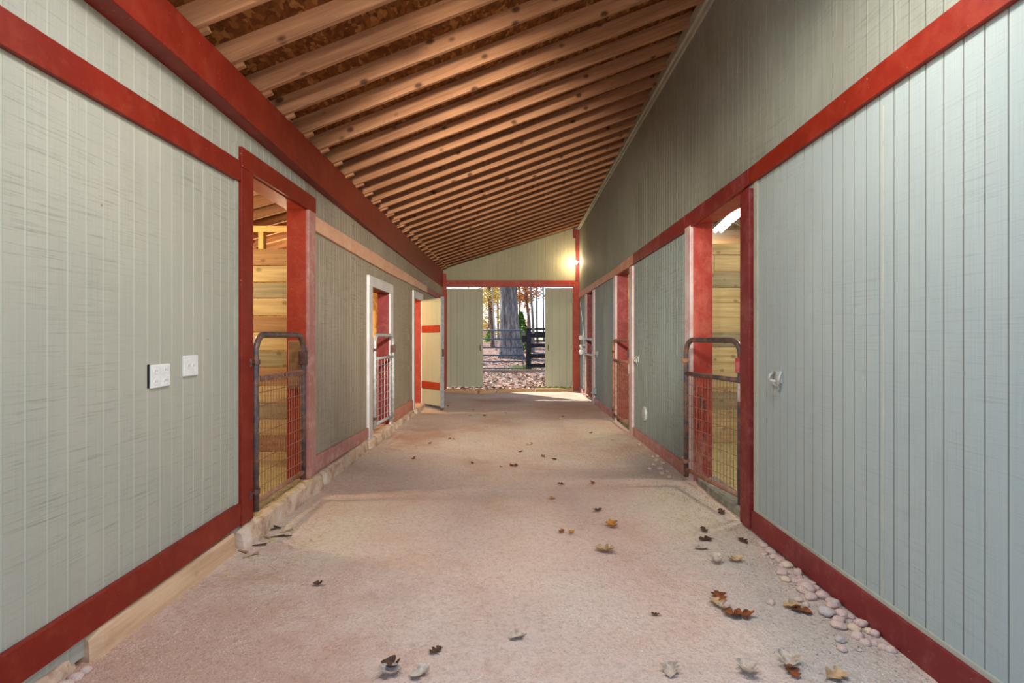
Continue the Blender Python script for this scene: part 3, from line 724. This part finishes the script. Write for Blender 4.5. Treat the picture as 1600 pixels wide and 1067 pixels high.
# open plank door on the left
pd = empty('plank_door', (-1.85, 11.29, 0), math.atan2(10.72-11.29, -1.37+1.85))
tag(pd, 'open grey-green plank door with two red battens swung into the aisle', 'door')
Ld = .75
for i in range(4):
    MB().box(i*Ld/4+.002, (i+1)*Ld/4-.002, 0, .03, .10, 2.22).build('board', 'panel_door', pd, .002)
for z in (.42, 1.55): MB().box(.02, Ld-.07, -.022, 0, z, z+.14).build('batten', 'red_bright', pd, .004)
MB().box(Ld-.001, Ld+.035, -.03, .035, .08, 2.24).build('edge_board', 'box_grey', pd, .003)
MB().box(Ld+.03, Ld+.05, -.02, .02, 1.08, 1.22).build('latch', 'hinge_dark', pd, .003)

# ------------------------------------------------------------------ wall fittings
def plate(y, z, w, h, label, style):
    r = empty('outlet_cover' if style == 'o' else 'switch_cover', (XL, y, z)); tag(r, label, 'outlet cover', 'white electrical covers on the left wall')
    MB().box(-.001, .012, -w/2, w/2, -h/2, h/2).build('plate', 'plastic_white', r, .003)
    for dz in (.028, -.028) if w < .1 else (0,):
        for dy in ((0,) if w < .1 else (-.025, .025)):
            f = MB().tube([(.010, dy, dz), (.0145, dy, dz)], .016, 16).build('socket', 'plastic_white', r)
            MB().box(.0142, .0150, dy-.008, dy-.005, dz-.005, dz+.006).box(.0142, .0150, dy+.005, dy+.008, dz-.005, dz+.006).build('slot', 'box_grey', f)
    return r
a = plate(2.888, 1.245, .078, .122, 'white electrical cover with a dark gap beside it, lower left of the pair', 'o')
MB().box(-.002, .004, -.052, -.036, -.058, .064).build('box_opening', 'black', a)
plate(2.97, 1.247, .080, .120, 'white electrical cover touching the one with the dark gap, nearer the doorway', 'o')
plate(3.207, 1.285, .14, .118, 'wide white electrical cover set apart and higher, closest to the left doorway', 'o')

def hook(y, z, label, s_=1.0):
    r = empty('gate_hook', (XR, y, z)); r.scale = (s_, s_, s_); tag(r, label, 'hook', 'grey gate hooks on the right wall')
    MB().box(-.008, .001, -.045, .03, -.03, .055).build('back_plate', 'hook_grey', r, .003)
    MB().tube([(-.01, .06, .045), (-.04, .055, .02), (-.05, .045, -.005), (-.05, .02, -.012), (-.05, -.05, -.012)], .010, 10).build('hook_arm', 'hook_grey', r, smooth=True)
    MB().tube([(-.012, -.055, .055), (-.03, -.06, .01), (-.03, -.045, -.04), (-.012, -.02, -.06), (-.01, -.015, -.085)], .006, 8).build('chain', 'hook_grey', r, smooth=True)
    MB().tube([(-.008, .07, .03), (-.02, .075, 0), (-.012, .05, -.04), (-.008, .0, -.05)], .005, 8).build('wire', 'hook_grey', r, smooth=True)
hook(3.77, 1.165, 'grey gate hook on the big grooved panel at the right')
hook(8.0, 1.12, 'grey gate hook between the two rusty right gates, just before the second gate')
hook(11.75, 1.10, 'small grey gate hook beside the farthest right gate')
# round cover
r = empty('round_cover', (XR, 7.55, .40)); tag(r, 'round grey cover low on the panel between the right gates', 'cover')
MB().tube([(.001, 0, 0), (-.022, 0, 0), (-.03, 0, 0)], 0, 24, [.10, .10, .085]).build('cap', 'hook_grey', r, .003)
MB().tube([(-.03, 0, 0), (-.036, 0, 0)], .02, 12).build('screw', 'box_grey', r)
# grey outdoor outlet with flap
r = empty('outdoor_outlet', (XR, 12.0, .30)); tag(r, 'small grey flap-covered outlet low beside the farthest right gate', 'outlet')
MB().box(-.03, .001, -.05, .05, -.09, .05).build('box', 'box_grey', r, .004)
s = MB(); s.loft([[(-.03, -.05, .05), (-.03, -.05, -.09), (-.11, -.05, -.07)], [(-.03, .05, .05), (-.03, .05, -.09), (-.11, .05, -.07)]]); s.build('flap', 'box_grey', r, .003)
# white bells on far right wall
for zz, lab in ((1.47, 'upper white bell-shaped insulator by the far right post'), (1.10, 'lower white knobbly insulator by the far right post')):
    r = empty('white_insulator', (XR, 13.9, zz)); tag(r, lab, 'insulator', 'white fittings near the far right post')
    pr = [(.001, .02), (-.03, .03), (-.06, .055), (-.10, .065), (-.13, .05), (-.14, .02)]
    MB().tube([(a, 0, a*.3) for a, _ in pr], 0, 14, [b for _, b in pr]).build('body', 'plastic_white', r, smooth=True)
    if zz < 1.3: MB().tube([(-.08, -.03, .05), (-.1, -.03, .16)], .03, 12).build('knob', 'plastic_white', r, smooth=True)

# ------------------------------------------------------------------ leaves and stones on the floor
def px(x, y, z=0):
    Y = (H-z)*F/(y-527); return ((x-800)*Y/F, Y)
def leaf_mesh(seed, length=.1, curl=.35):
    rnd = random.Random(seed); s = MB(); bm = s.bm; n = 22; L = []; c1 = rnd.uniform(.3, 1)*curl; c2 = rnd.uniform(-.8, .8); ph = rnd.uniform(-.5, .8)
    for i in range(n+1):
        t = i/n; lob = .3+.7*abs(math.sin(PI*(2.3+ph)*t+.25))**.8
        w = length*.40*math.sin(PI*min(1, t*1.02))**.6*lob+.001 if t < .98 else .001
        cz = length*.8*c2*(t-.45)**2*2
        row = []
        for u in (-1, -.5, 0, .5, 1):
            row.append(bm.verts.new((length*(t-.5), u*w, .006+abs(cz)+c1*abs(u)**1.6*w*1.4+(.002 if u == 0 else 0))))
        L.append(row)
    for a, b in zip(L[:-1], L[1:]):
        for k in range(4): bm.faces.new((a[k], a[k+1], b[k+1], b[k]))
    s.tube([(length*.48, 0, .008), (length*.62, .004, .004), (length*.72, .012, .004)], .0012, 4)
    return s
leaves = [
 (1123, 932, 'leaf_rust', .085, 'rust-brown oak leaf at the top of the three-leaf clump on the right floor'),
 (1120, 944, 'leaf_tan', .085, 'tan curled leaf in the middle of the three-leaf clump on the right floor'),
 (1132, 951, 'leaf_grey', .075, 'pale curled leaf at the bottom of the three-leaf clump on the right floor'),
 (1146, 962, 'leaf_rust', .08, 'left of two touching rust-brown lobed leaves below the three-leaf clump'),
 (1163, 962, 'leaf_rust', .08, 'right of two touching rust-brown lobed leaves below the three-leaf clump'),
 (1238, 947, 'leaf_tan', .075, 'tan leaf beside the stones, left of its rust-brown neighbour'),
 (1252, 954, 'leaf_rust', .085, 'rust-brown leaf touching a tan one beside the stones'),
 (1120, 877, 'leaf_grey', .085, 'grey-white twisted leaf left of the tan leaf on the right floor'),
 (1149, 875, 'leaf_tan', .08, 'tan and brown leaf right of the grey-white twisted one'),
 (1103, 843, 'leaf_dark', .08, 'dark thin curved leaf above the pale one near the right doorway'),
 (1096, 856, 'leaf_grey', .07, 'pale leaf below the dark thin one near the right doorway'),
 (1160, 843, 'leaf_dark', .07, 'dark leaf in the pale dust beside the right baseboard'),
 (1100, 829, 'leaf_dark', .06, 'small dark leaf on the pale dust in front of the right doorway'),
 (957, 824, 'leaf_orange', .10, 'orange curled leaf on the floor right of the middle'),
 (945, 864, 'leaf_tan', .11, 'flat tan leaf below the orange curled leaf'),
 (877, 833, 'leaf_rust', .045, 'small rust leaf left of the little orange one in mid floor'),
 (893, 835, 'leaf_orange', .05, 'little orange leaf in mid floor'),
 (863, 780, 'leaf_orange', .055, 'small orange leaf farther back in mid floor'),
 (497, 912, 'leaf_dark', .05, 'small dark leaf on the left half of the near floor'),
 (808, 995, 'leaf_grey', .065, 'pale grey leaf tented up on the floor straight ahead'),
 (612, 1040, 'leaf_dark', .08, 'dark and grey twisted leaf at the lower left of the floor'),
 (608, 1050, 'leaf_grey', .075, 'grey leaf folded under the dark twisted one at the lower left'),
 (655, 1050, 'leaf_grey', .07, 'flat pale leaf right of the folded grey pair'),
 (681, 1014, 'leaf_dark', .05, 'small curled brown leaf above the flat pale leaf'),
 (1048, 1050, 'leaf_grey', .08, 'pale pointed leaf at the bottom edge right of the middle'),
 (1167, 1052, 'leaf_grey', .09, 'long pale leaf at the bottom edge near the right side'),
 (1234, 1040, 'leaf_grey', .10, 'large grey oak leaf at the bottom right of the floor'),
 (1239, 1054, 'leaf_rust', .06, 'small rust leaf under the large grey oak leaf'),
 (1306, 1060, 'leaf_tan', .08, 'tan leaf cut by the bottom edge at the right'),
 (1024, 960, 'leaf_dark', .035, 'tiny dark leaf fragment left of the rust-brown pair'),
]
for i, (x, y, m, L, lab) in enumerate(leaves):
    X, Y = px(x, y); o = leaf_mesh(i*7+3, L*1.3, .6).build('fallen_leaf', m, None, smooth=True)
    o.location = (X, Y, fz(X, Y)+.001); o.rotation_euler = (random.uniform(-.1, .1), random.uniform(-.1, .1), random.uniform(0, 2*PI)); tag(o, lab, 'leaf', 'fallen leaves on the near floor')
far = [(497, 718), (505, 720), (647, 717), (738, 724), (782, 730), (800, 729), (806, 728), (693, 681), (703, 686), (709, 686), (760, 667), (830, 692), (814, 705), (826, 693), (848, 713), (866, 718), (735, 650), (739, 641), (757, 650), (877, 655), (880, 652), (923, 676), (957, 686), (925, 757), (933, 800), (1000, 696), (876, 758), (700, 635), (696, 628), (672, 693), (1128, 800), (790, 645)]
fl = [leaf_mesh(200+i, .07, .7).build('fallen_leaf', m, None, smooth=True) for i, m in enumerate(('leaf_dark', 'leaf_grey', 'leaf_rust'))]
for i, (x, y) in enumerate(far):
    j = i % 3; X, Y = px(x, y); o = fl[j] if i < 3 else fl[j].copy()
    if i >= 3: C.objects.link(o)
    o.location = (X, Y, fz(X, Y)+.002); o.rotation_euler = (random.uniform(-.3, .3), random.uniform(-.3, .3), random.uniform(0, 2*PI)); sc_ = random.uniform(.7, 1.3); o.scale = (sc_,)*3
    tag(o, ('small dark brown leaf scattered on the dirt farther down the aisle', 'small pale grey leaf scattered on the dirt farther down the aisle', 'small rust-brown leaf scattered on the dirt farther down the aisle')[j], 'leaf', ('dark leaves down the aisle', 'pale leaves down the aisle', 'rust leaves down the aisle')[j])

def stone_mesh(seed):
    s = MB(); bmesh.ops.create_icosphere(s.bm, subdivisions=3, radius=1)
    for v in s.bm.verts:
        n = noise.noise(v.co*1.1+Vector((seed*5.3, 0, 0)))*.28+noise.noise(v.co*2.6+Vector((seed, 4, 0)))*.08
        v.co *= 1+n; v.co.z *= .62
    return s
SM = [stone_mesh(i).build('stone', 'stone_pink', None, smooth=True) for i in range(4)]
SG = [stone_mesh(i+9).build('stone', 'stone_grey', None, smooth=True) for i in range(2)]
SCm = stone_mesh(21).build('stone', 'stone_cream', None, smooth=True)
pool = SM+SG+[SCm]; used = set()
stones = [
 (1292, 957, 13, 9, 4, 'largest rounded grey stone, lying out from the right baseboard'),
 (1286, 929, 11, 8, 0, 'broad pink stone uphill of the largest grey stone'),
 (1314, 942, 9, 8, 5, 'grey oval stone leaning on the baseboard, beside the largest stone'),
 (1315, 958, 11, 7, 1, 'pink flat stone right of the largest grey stone'),
 (1311, 977, 12, 7, 0, 'wide pink stone below the largest grey stone'),
 (1335, 981, 9, 6, 6, 'cream-yellow stone in the row along the right baseboard'),
 (1348, 974, 9, 8, 2, 'round pink stone touching the baseboard above the cream stone'),
 (1358, 985, 7, 5, 6, 'small cream-grey stone between the round pink stone and the last one'),
 (1371, 990, 7, 7, 3, 'last clean rounded stone of the row toward the camera'),
 (1316, 1015, 8, 6, 2, 'pink stone tilted in a small hollow away from the wall'),
 (1313, 1000, 9, 6, 5, 'half-buried stone above the tilted one in the hollow'),
 (1228, 904, 7, 5, 6, 'cream stone lying alone among the gravel'),
 (1205, 942, 6, 5, 1, 'small pink stone alone on the bare floor left of the leaves'),
 (1256, 893, 7, 7, 1, 'upright pale pink stone against the baseboard'),
 (1234, 880, 9, 6, 6, 'pale stone farther up the baseboard'),
 (1215, 860, 8, 5, 0, 'pink stone nearest the right doorway')]
small = [(1310, 967, 9), (1300, 944, 9), (1328, 960, 7), (1267, 931, 10), (1261, 916, 12), (1253, 906, 8), (1277, 915, 6), (1269, 909, 7), (1254, 920, 9), (1380, 1009, 8), (1302, 934, 7), (1246, 893, 5), (1232, 873, 5), (1222, 880, 5), (1210, 867, 7), (1219, 872, 8), (1250, 898, 5), (1262, 924, 6), (1243, 905, 6), (1222, 893, 8), (1207, 856, 6), (1198, 850, 6), (1192, 845, 5), (1340, 993, 10), (1352, 1003, 9), (1365, 1003, 7), (1392, 1013, 8), (1248, 936, 7), (1259, 943, 6), (1205, 875, 4), (1194, 862, 5), (1026, 720, 4), (1032, 734, 5), (1034, 741, 5), (1015, 734, 4), (1036, 725, 4), (1022, 727, 4), (1043, 738, 4), (1029, 713, 3), (1020, 714, 3), (1046, 747, 4), (100, 1010, 14), (118, 1003, 12), (133, 1006, 10)]
def put_stone(x, y, w, h, idx, sink=.35):
    X, Y = px(x, y); rx = w*Y/F; rz = max(h*Y/F*.8, .004)
    o = pool[idx]
    if idx in used: o = o.copy(); C.objects.link(o)
    used.add(idx)
    if x < 300: X = -1.83; Y = 1.83*F/(800-x); rx = w*Y/F*.8; rz = rx*.6
    X = min(X, XR-.035-rx*.9); X = max(X, XL+.03)
    o.location = (X, Y, fz(X, Y)+rz*.8*(1-sink)); o.scale = (rx, rx*random.uniform(.8, 1.05), rz*1.7); o.rotation_euler = (0, 0, random.uniform(-.6, .6)); return o
for x, y, w, h, i, lab in stones: tag(put_stone(x, y, w, h, i, .15), lab, 'stone', 'stones along the right baseboard')
for x, y, w in small:
    o = put_stone(x, y, w*1.05, w*.75, random.randrange(4), .4)
    if x < 300: tag(o, 'pinkish stone poking out below the nearest end of the left baseboard', 'stone', 'stones at the near left baseboard')
    elif y > 760: tag(o, 'small dusty pink stone half buried along the near right baseboard', 'stone', 'small buried stones by the near right baseboard')
    else: tag(o, 'tiny pebble in the dirt by the baseboard just beyond the nearest right gate', 'stone', 'pebbles beyond the nearest right gate')
# uncountable grit and straw
s = MB()
def chip(bm, x, y, z, r):
    v = [bm.verts.new((x+random.uniform(-r, r), y+random.uniform(-r, r), z+random.uniform(-.1*r, r*.9))) for _ in range(4)]
    for f in ((0, 1, 2), (0, 2, 3), (0, 3, 1), (1, 3, 2)): bm.faces.new([v[i] for i in f])
for _ in range(5200):
    Y = random.uniform(1.9, 7.5); e = abs(random.gauss(0, .28)); X = XR-.04-e
    if X < .6: continue
    chip(s.bm, X, Y, fz(X, Y), random.uniform(.003, .009))
for _ in range(4500):
    Y = random.uniform(1.7, 9); X = random.uniform(-1.5, 1.5)
    if noise.noise(Vector((X*1.3, Y*1.1, 9))) < .02: continue
    chip(s.bm, X, Y, fz(X, Y), random.uniform(.002, .005))
o = s.build('gravel', 'gravel', None); tag(o, 'fine gravel and grit scattered over the dirt floor', 'gravel', kind='stuff')
s = MB()
def blade(bm, x, y, z, l, w=.0018):
    a = random.uniform(0, PI); dx, dy = math.cos(a)*l, math.sin(a)*l; zz = random.uniform(0, .012)
    s.tube([(x-dx/2, y-dy/2, z+.002), (x, y, z+.003+zz), (x+dx/2, y+dy/2, z+.002+zz*.6)], w, 3)
for _ in range(260): X = random.uniform(-1.98, -1.80); Y = random.uniform(3.95, 5.2); blade(s.bm, X, Y, .155, random.uniform(.02, .08))
for _ in range(200): X = random.uniform(-1.76, -1.4); Y = random.uniform(3.3, 5.0); blade(s.bm, X, Y, fz(X, Y), random.uniform(.02, .09), .0013)
for _ in range(240): X = random.uniform(1.2, 1.8); Y = random.uniform(4.0, 5.9); blade(s.bm, X, Y, fz(X, Y), random.uniform(.02, .06), .0013)
for _ in range(260): X = random.uniform(2.05, 3.4); Y = random.uniform(4.4, 7.3); blade(s.bm, X, Y, .035, random.uniform(.04, .12))
for _ in range(200): X = random.uniform(-3.2, -2.05); Y = random.uniform(4.0, 5.85); blade(s.bm, X, Y, .065, random.uniform(.04, .12))
for _ in range(70): X = random.uniform(-1.4, 1.3); Y = random.uniform(1.7, 6.5); blade(s.bm, X, Y, fz(X, Y), random.uniform(.02, .06), .001)
o = s.build('straw', 'straw', None); tag(o, 'loose straw on the sills and stall floors', 'straw', kind='stuff')
# little broken sticks at the first left sill
for i in range(9):
    Y = random.uniform(3.6, 4.3); X = random.uniform(-1.80, -1.62); a = random.uniform(-1, 1)
    o = MB().box(-.05, .05, -.008, .008, 0, .006).build('wood_splinter', 'leaf_tan' if i % 2 else 'leaf_dark', None, .002)
    o.location = (X, Y, fz(X, Y)+.006); o.rotation_euler = (0, random.uniform(-.2, .1), a)
    tag(o, ('dark' if i % 2 == 0 else 'tan')+' wood splinter lying below the nearest left gate', 'splinter', ('dark' if i % 2 == 0 else 'tan')+' splinters at the left sill')

# ------------------------------------------------------------------ outside
def ppx(x, Y): return (x-800)*Y/F
def tree(x_b, Y, w, x_t, label, barkm, h=11, foliage=None, flare=1.35, name='tree', cat='tree', group='trees beyond the far opening', seed=0):
    X = ppx(x_b, Y); z0 = gz(X, Y)-.1; r = empty(name, (X, Y, z0)); tag(r, label, cat, group)
    rad = w*Y/F/2; ztop = H+(527-440)*Y/F+.0; lean = (ppx(x_t, Y)-X)/(ztop-z0)
    rings = []; N = 26
    for i in range(N+1):
        t = i/N; z = h*t; rr = rad*(.86-.42*t)*(1+(flare-1)*math.exp(-z/.5))*(1+.16*math.exp(-z/1.6))
        ring = []
        for k in range(18):
            a = 2*PI*k/18; b = 1+.10*noise.noise(Vector((math.cos(a)*2+seed, math.sin(a)*2, z*.5)))+.22*(flare-1)*math.exp(-z/.5)*math.cos(5*a+seed)
            ring.append((lean*z+noise.noise(Vector((seed, z*.25, 0)))*.12+math.cos(a)*rr*b, math.sin(a)*rr*b, z))
        rings.append(ring)
    s = MB(); s.loft(rings); s.build('trunk', barkm, r, smooth=True)
    rnd = random.Random(seed+5); s = MB()
    for i in range(7):
        z = rnd.uniform(.32, .95)*h; a = rnd.uniform(0, 2*PI); L = rnd.uniform(1.0, 2.6)
        p0 = Vector((lean*z, 0, z)); p = [p0]
        for k in range(1, 5): p.append(p0+Vector((math.cos(a)*L*k/4+rnd.uniform(-.1, .1), math.sin(a)*L*k/4, L*.12*k+rnd.uniform(-.08, .08))))
        s.tube(p, 0, 6, [.05, .04, .03, .02, .008])
    s.build('branches', barkm, r, smooth=True)
    if foliage:
        fm, n, cz, sx, sz, sy, sizel, cx = foliage; s = MB(); bm = s.bm
        cl = [(cx+rnd.gauss(0, sx), rnd.gauss(0, sy), cz+rnd.gauss(0, sz)) for _ in range(max(4, n//60))]
        for i in range(n):
            c = rnd.choice(cl); x, y, z = (c[0]+rnd.gauss(0, .32), c[1]+rnd.gauss(0, .3), c[2]+rnd.gauss(0, .25))
            if z < .6: continue
            M3 = Matrix.Rotation(rnd.uniform(0, 6.28), 3, 'Z') @ Matrix.Rotation(rnd.uniform(0, 3.14), 3, 'X'); q_ = sizel*rnd.uniform(.6, 1.2)
            pts = [Vector((x, y, z))+M3 @ Vector(v)*q_ for v in ((-.5, 0, 0), (0, -.32, .05), (.5, 0, 0), (0, .32, .05))]
            bm.faces.new([bm.verts.new(p) for p in pts])
        s.build('foliage', fm, r)
    return r
tree(799, 32, 36, 794, 'massive grey-barked trunk in the middle of the far opening', 'bark_grey', 13, ('f_rust', 900, 5.6, 1.1, .6, .8, .2, 0), 1.25, seed=1)
tree(771, 44, 8, 763, 'brown trunk left of the massive one with yellow leaves', 'bark_brown', 14, ('f_yellow', 1600, 4.6, 1.0, 1.6, 1.0, .22, -.6), 1.2, seed=2)
tree(776, 39, 3.2, 768, 'thin pale leaning trunk between the brown trunk and the massive one', 'bark_pale', 12, ('f_yellow', 500, 5.2, .6, 1.2, .6, .18, .2), 1.1, seed=3)
tree(785, 41, 2.6, 781, 'very thin pale stem just left of the massive trunk', 'bark_pale', 11, None, 1.1, seed=4)
tree(763, 56, 5, 766, 'distant brown trunk at the left edge of the far opening', 'bark_brown', 15, ('f_yellow', 1500, 5.2, 1.2, 2.2, 1.2, .25, -.3), 1.15, seed=5)
tree(829, 42, 5.5, 820, 'slim trunk right of the massive one, leaning left with orange leaves', 'bark_brown', 13, ('f_orange', 1100, 4.5, .8, .9, .8, .2, -.7), 1.15, seed=6)
tree(833, 36, 5, 829, 'straight slim trunk directly above the black gate post', 'bark_grey', 13, ('f_rust', 160, 4.7, .7, .3, .5, .18, .6), 1.2, seed=7)
tree(840, 48, 3.8, 838, 'narrow grey trunk against the sky, right of the post', 'bark_grey', 13, None, 1.15, seed=8)
tree(850, 62, 3.6, 848, 'farthest right thin trunk beside the right barn door', 'bark_grey', 14, None, 1.1, seed=9)
tree(812, 70, 4.5, 812, 'distant slim trunk behind the green shrub', 'bark_brown', 15, ('f_orange', 1500, 6.5, 1.4, 1.6, 1.0, .28, .0), 1.1, seed=10)
tree(824, 66, 3.5, 825, 'distant thin trunk between the two slim right trunks', 'bark_brown', 15, None, 1.1, seed=11)
tree(779, 62, 4.5, 777, 'distant trunk hidden partly by the thin pale stems', 'bark_grey', 15, ('f_yellow', 1500, 6.5, 1.3, 2.0, 1.0, .28, 0), 1.1, seed=12)
# evergreen shrub
X = ppx(814, 37); r = empty('green_shrub', (X, 37, gz(X, 37))); tag(r, 'bright green conifer shrub right of the massive trunk', 'shrub')
rnd = random.Random(4); s = MB()
for i in range(2600):
    t = rnd.random(); rad = .78*(1-t)**.8*rnd.uniform(.5, 1)+.05; a = rnd.uniform(0, 6.28); z = .1+2.6*t
    p = Vector((math.cos(a)*rad, math.sin(a)*rad, z)); M3 = Matrix.Rotation(rnd.uniform(0, 6.28), 3, 'Z') @ Matrix.Rotation(rnd.uniform(0, 3.14), 3, 'X')
    s.bm.faces.new([s.bm.verts.new(p+M3 @ Vector(v)*.15) for v in ((-.5, 0, 0), (0, -.3, 0), (.5, 0, 0), (0, .3, 0))])
s.build('foliage', 'f_green', r); MB().tube([(0, 0, -.05), (0, 0, 2.3)], .04, 8).build('trunk', 'bark_brown', r)
X = ppx(767, 50); r = empty('green_shrub', (X, 50, gz(X, 50))); tag(r, 'small dark green shrub at the left, beside the little house', 'shrub'); s = MB()
for i in range(900):
    t = rnd.random(); rad = .6*(1-t)**.7*rnd.uniform(.5, 1)+.05; a = rnd.uniform(0, 6.28)
    p = Vector((math.cos(a)*rad, math.sin(a)*rad, .1+1.4*t)); M3 = Matrix.Rotation(rnd.uniform(0, 6.28), 3, 'Z') @ Matrix.Rotation(rnd.uniform(0, 3.14), 3, 'X')
    s.bm.faces.new([s.bm.verts.new(p+M3 @ Vector(v)*.18) for v in ((-.5, 0, 0), (0, -.3, 0), (.5, 0, 0), (0, .3, 0))])
s.build('foliage', 'f_green', r)
# tube farm gate
YG = 24.3; r = empty('farm_gate', (ppx(817, YG), YG, 0)); tag(r, 'long horizontal-bar metal farm gate outside the far opening', 'gate')
x0 = -3.2; fzg = lambda y: H+(527-y)*YG/F
s = MB(); zt, zb = fzg(516), fzg(575)
s.tube([(x0, 0, zb), (x0, 0, zt), (-.10, 0, zt)]+[(a, 0, b) for a, b in arc(-.1, zt-.1, .1, PI/2, 0, 5)]+[(0, 0, zb), (x0, 0, zb)], .038, 8); s.build('frame', 'farm_gate', r, smooth=True)
for y in (529.5, 543, 555, 565): MB().tube([(x0, 0, fzg(y)), (0, 0, fzg(y))], .034, 8).build('rail', 'farm_gate', r, smooth=True)
MB().box(.0, .10, -.03, .03, fzg(537), fzg(519)).build('latch_strap', 'stall_wood_grey', r, .004)
# black board fence
YB = 24.0
def post(x0, x1, yb, yt, Y, name='fence_post'):
    pass
r = empty('board_fence', (ppx(826, YB), YB, 0)); tag(r, 'black board fence starting at the thick post right of the farm gate', 'fence')
fb = lambda y: H+(527-y)*YB/F
MB().box(-.11, .11, -.09, .09, -.1, fb(513)).build('post', 'black_wood', r, .01)
for ya, yb in ((521, 527.5), (537, 543), (553, 559), (568, 574)): MB().box(.08, 3.0, -.02, .02, fb(yb), fb(ya)).build('rail', 'black_wood', r, .005)
MB().box(2.9, 3.1, -.09, .09, -.1, fb(516)).build('post', 'black_wood', r, .01)
MB().box(-.30, -.10, -.06, .0, fb(535), fb(524)).build('latch_block', 'black_wood', r, .03)
# back fence
YC = 46.0
for side, xs_, lab in ((0, (-9.0, -2.6), 'dark board fence far behind the farm gate at the left'), (1, (.9, 9.0), 'dark board fence far behind at the right, below the sky')):
    r = empty('board_fence', (xs_[0], YC, gz(xs_[0], YC))); tag(r, lab, 'fence')
    L = xs_[1]-xs_[0]
    for z in (.3, .65, 1.0, 1.3): MB().box(0, L, -.02, .02, z, z+.15).build('rail', 'black_wood', r)
    k = 0
    while k*2.1 <= L: MB().box(k*2.1-.07, k*2.1+.07, .02, .14, -.1, 1.5).build('post', 'black_wood', r); k += 1
# little house
X = ppx(757, 80); r = empty('small_house', (X, 80, gz(X, 80)-.1)); tag(r, 'small pale gabled shed far away at the left edge of the opening', 'building')
s = MB(); s.box(-1.3, 1.3, -1.2, 1.2, 0, 1.5); s.loft([[(-1.3, -1.2, 1.5), (1.3, -1.2, 1.5), (0, -1.2, 2.5)], [(-1.3, 1.2, 1.5), (1.3, 1.2, 1.5), (0, 1.2, 2.5)]]); s.build('wall', 'wood_faded', r)
s = MB(); s.loft([[(-1.5, -1.35, 1.4), (0, -1.35, 2.62), (0, -1.35, 2.50), (-1.5, -1.35, 1.28)], [(-1.5, 1.35, 1.4), (0, 1.35, 2.62), (0, 1.35, 2.50), (-1.5, 1.35, 1.28)]])
s.loft([[(1.5, -1.35, 1.4), (0, -1.35, 2.62), (0, -1.35, 2.50), (1.5, -1.35, 1.28)], [(1.5, 1.35, 1.4), (0, 1.35, 2.62), (0, 1.35, 2.50), (1.5, 1.35, 1.28)]]); s.build('roof', 'hinge_dark', r)
# landscape timber and grass and leaf litter
o = MB().box(-2.6, 2.6, 0, .16, -.05, .13).build('landscape_timber', 'log', None, .02); o.location = (0, 22.3, 0); o.rotation_euler = (0, 0, .05)
tag(o, 'weathered landscape timber lying across the ground before the farm gate', 'timber')
s = MB(); rnd = random.Random(9)
def gb(x, y, h):
    z = gz(x, y); a = rnd.uniform(0, 6.28); dx, dy = math.cos(a)*.006, math.sin(a)*.006
    s.bm.faces.new([s.bm.verts.new(p) for p in ((x-dx, y-dy, z-.01), (x+dx, y+dy, z-.01), (x+rnd.uniform(-.03, .03), y+rnd.uniform(-.03, .03), z+h))])
for _ in range(1500): gb(rnd.uniform(.75, 1.85), rnd.uniform(15.28, 15.9), rnd.uniform(.03, .10))
for _ in range(900): gb(ppx(815, 24)+rnd.gauss(0, .35), 24.6+rnd.gauss(0, .4), rnd.uniform(.06, .2))
o = s.build('grass', 'grass', None); tag(o, 'sparse green grass outside the far opening', 'grass', kind='stuff')
s = MB(); cnt = 0
for _ in range(4500):
    y = 15.3+(rnd.random()**1.3)*20; x = rnd.uniform(-.12, .12)*y*1.1+rnd.gauss(0, .2); z = gz(x, y); q_ = rnd.uniform(.07, .16)
    if abs(y-22.4) < .25: continue
    M3 = Matrix.Rotation(rnd.uniform(0, 6.28), 3, 'Z') @ Matrix.Rotation(rnd.uniform(-.7, .7), 3, 'X')
    f = s.bm.faces.new([s.bm.verts.new(Vector((x, y, z+.03))+M3 @ Vector(v)*q_) for v in ((-.5, 0, 0), (0, -.35, .08), (.5, 0, 0), (0, .35, .08))])
    f.material_index = rnd.choice((0, 0, 1, 1, 1, 2, 2, 3))
o = s.build('leaf_litter', 'leaf_rust', None); o.data.materials.append(M['leaf_grey']); o.data.materials.append(M['leaf_dark']); o.data.materials.append(M['leaf_tan'])
tag(o, 'carpet of fallen brown leaves outside the far opening', 'leaves', kind='stuff')
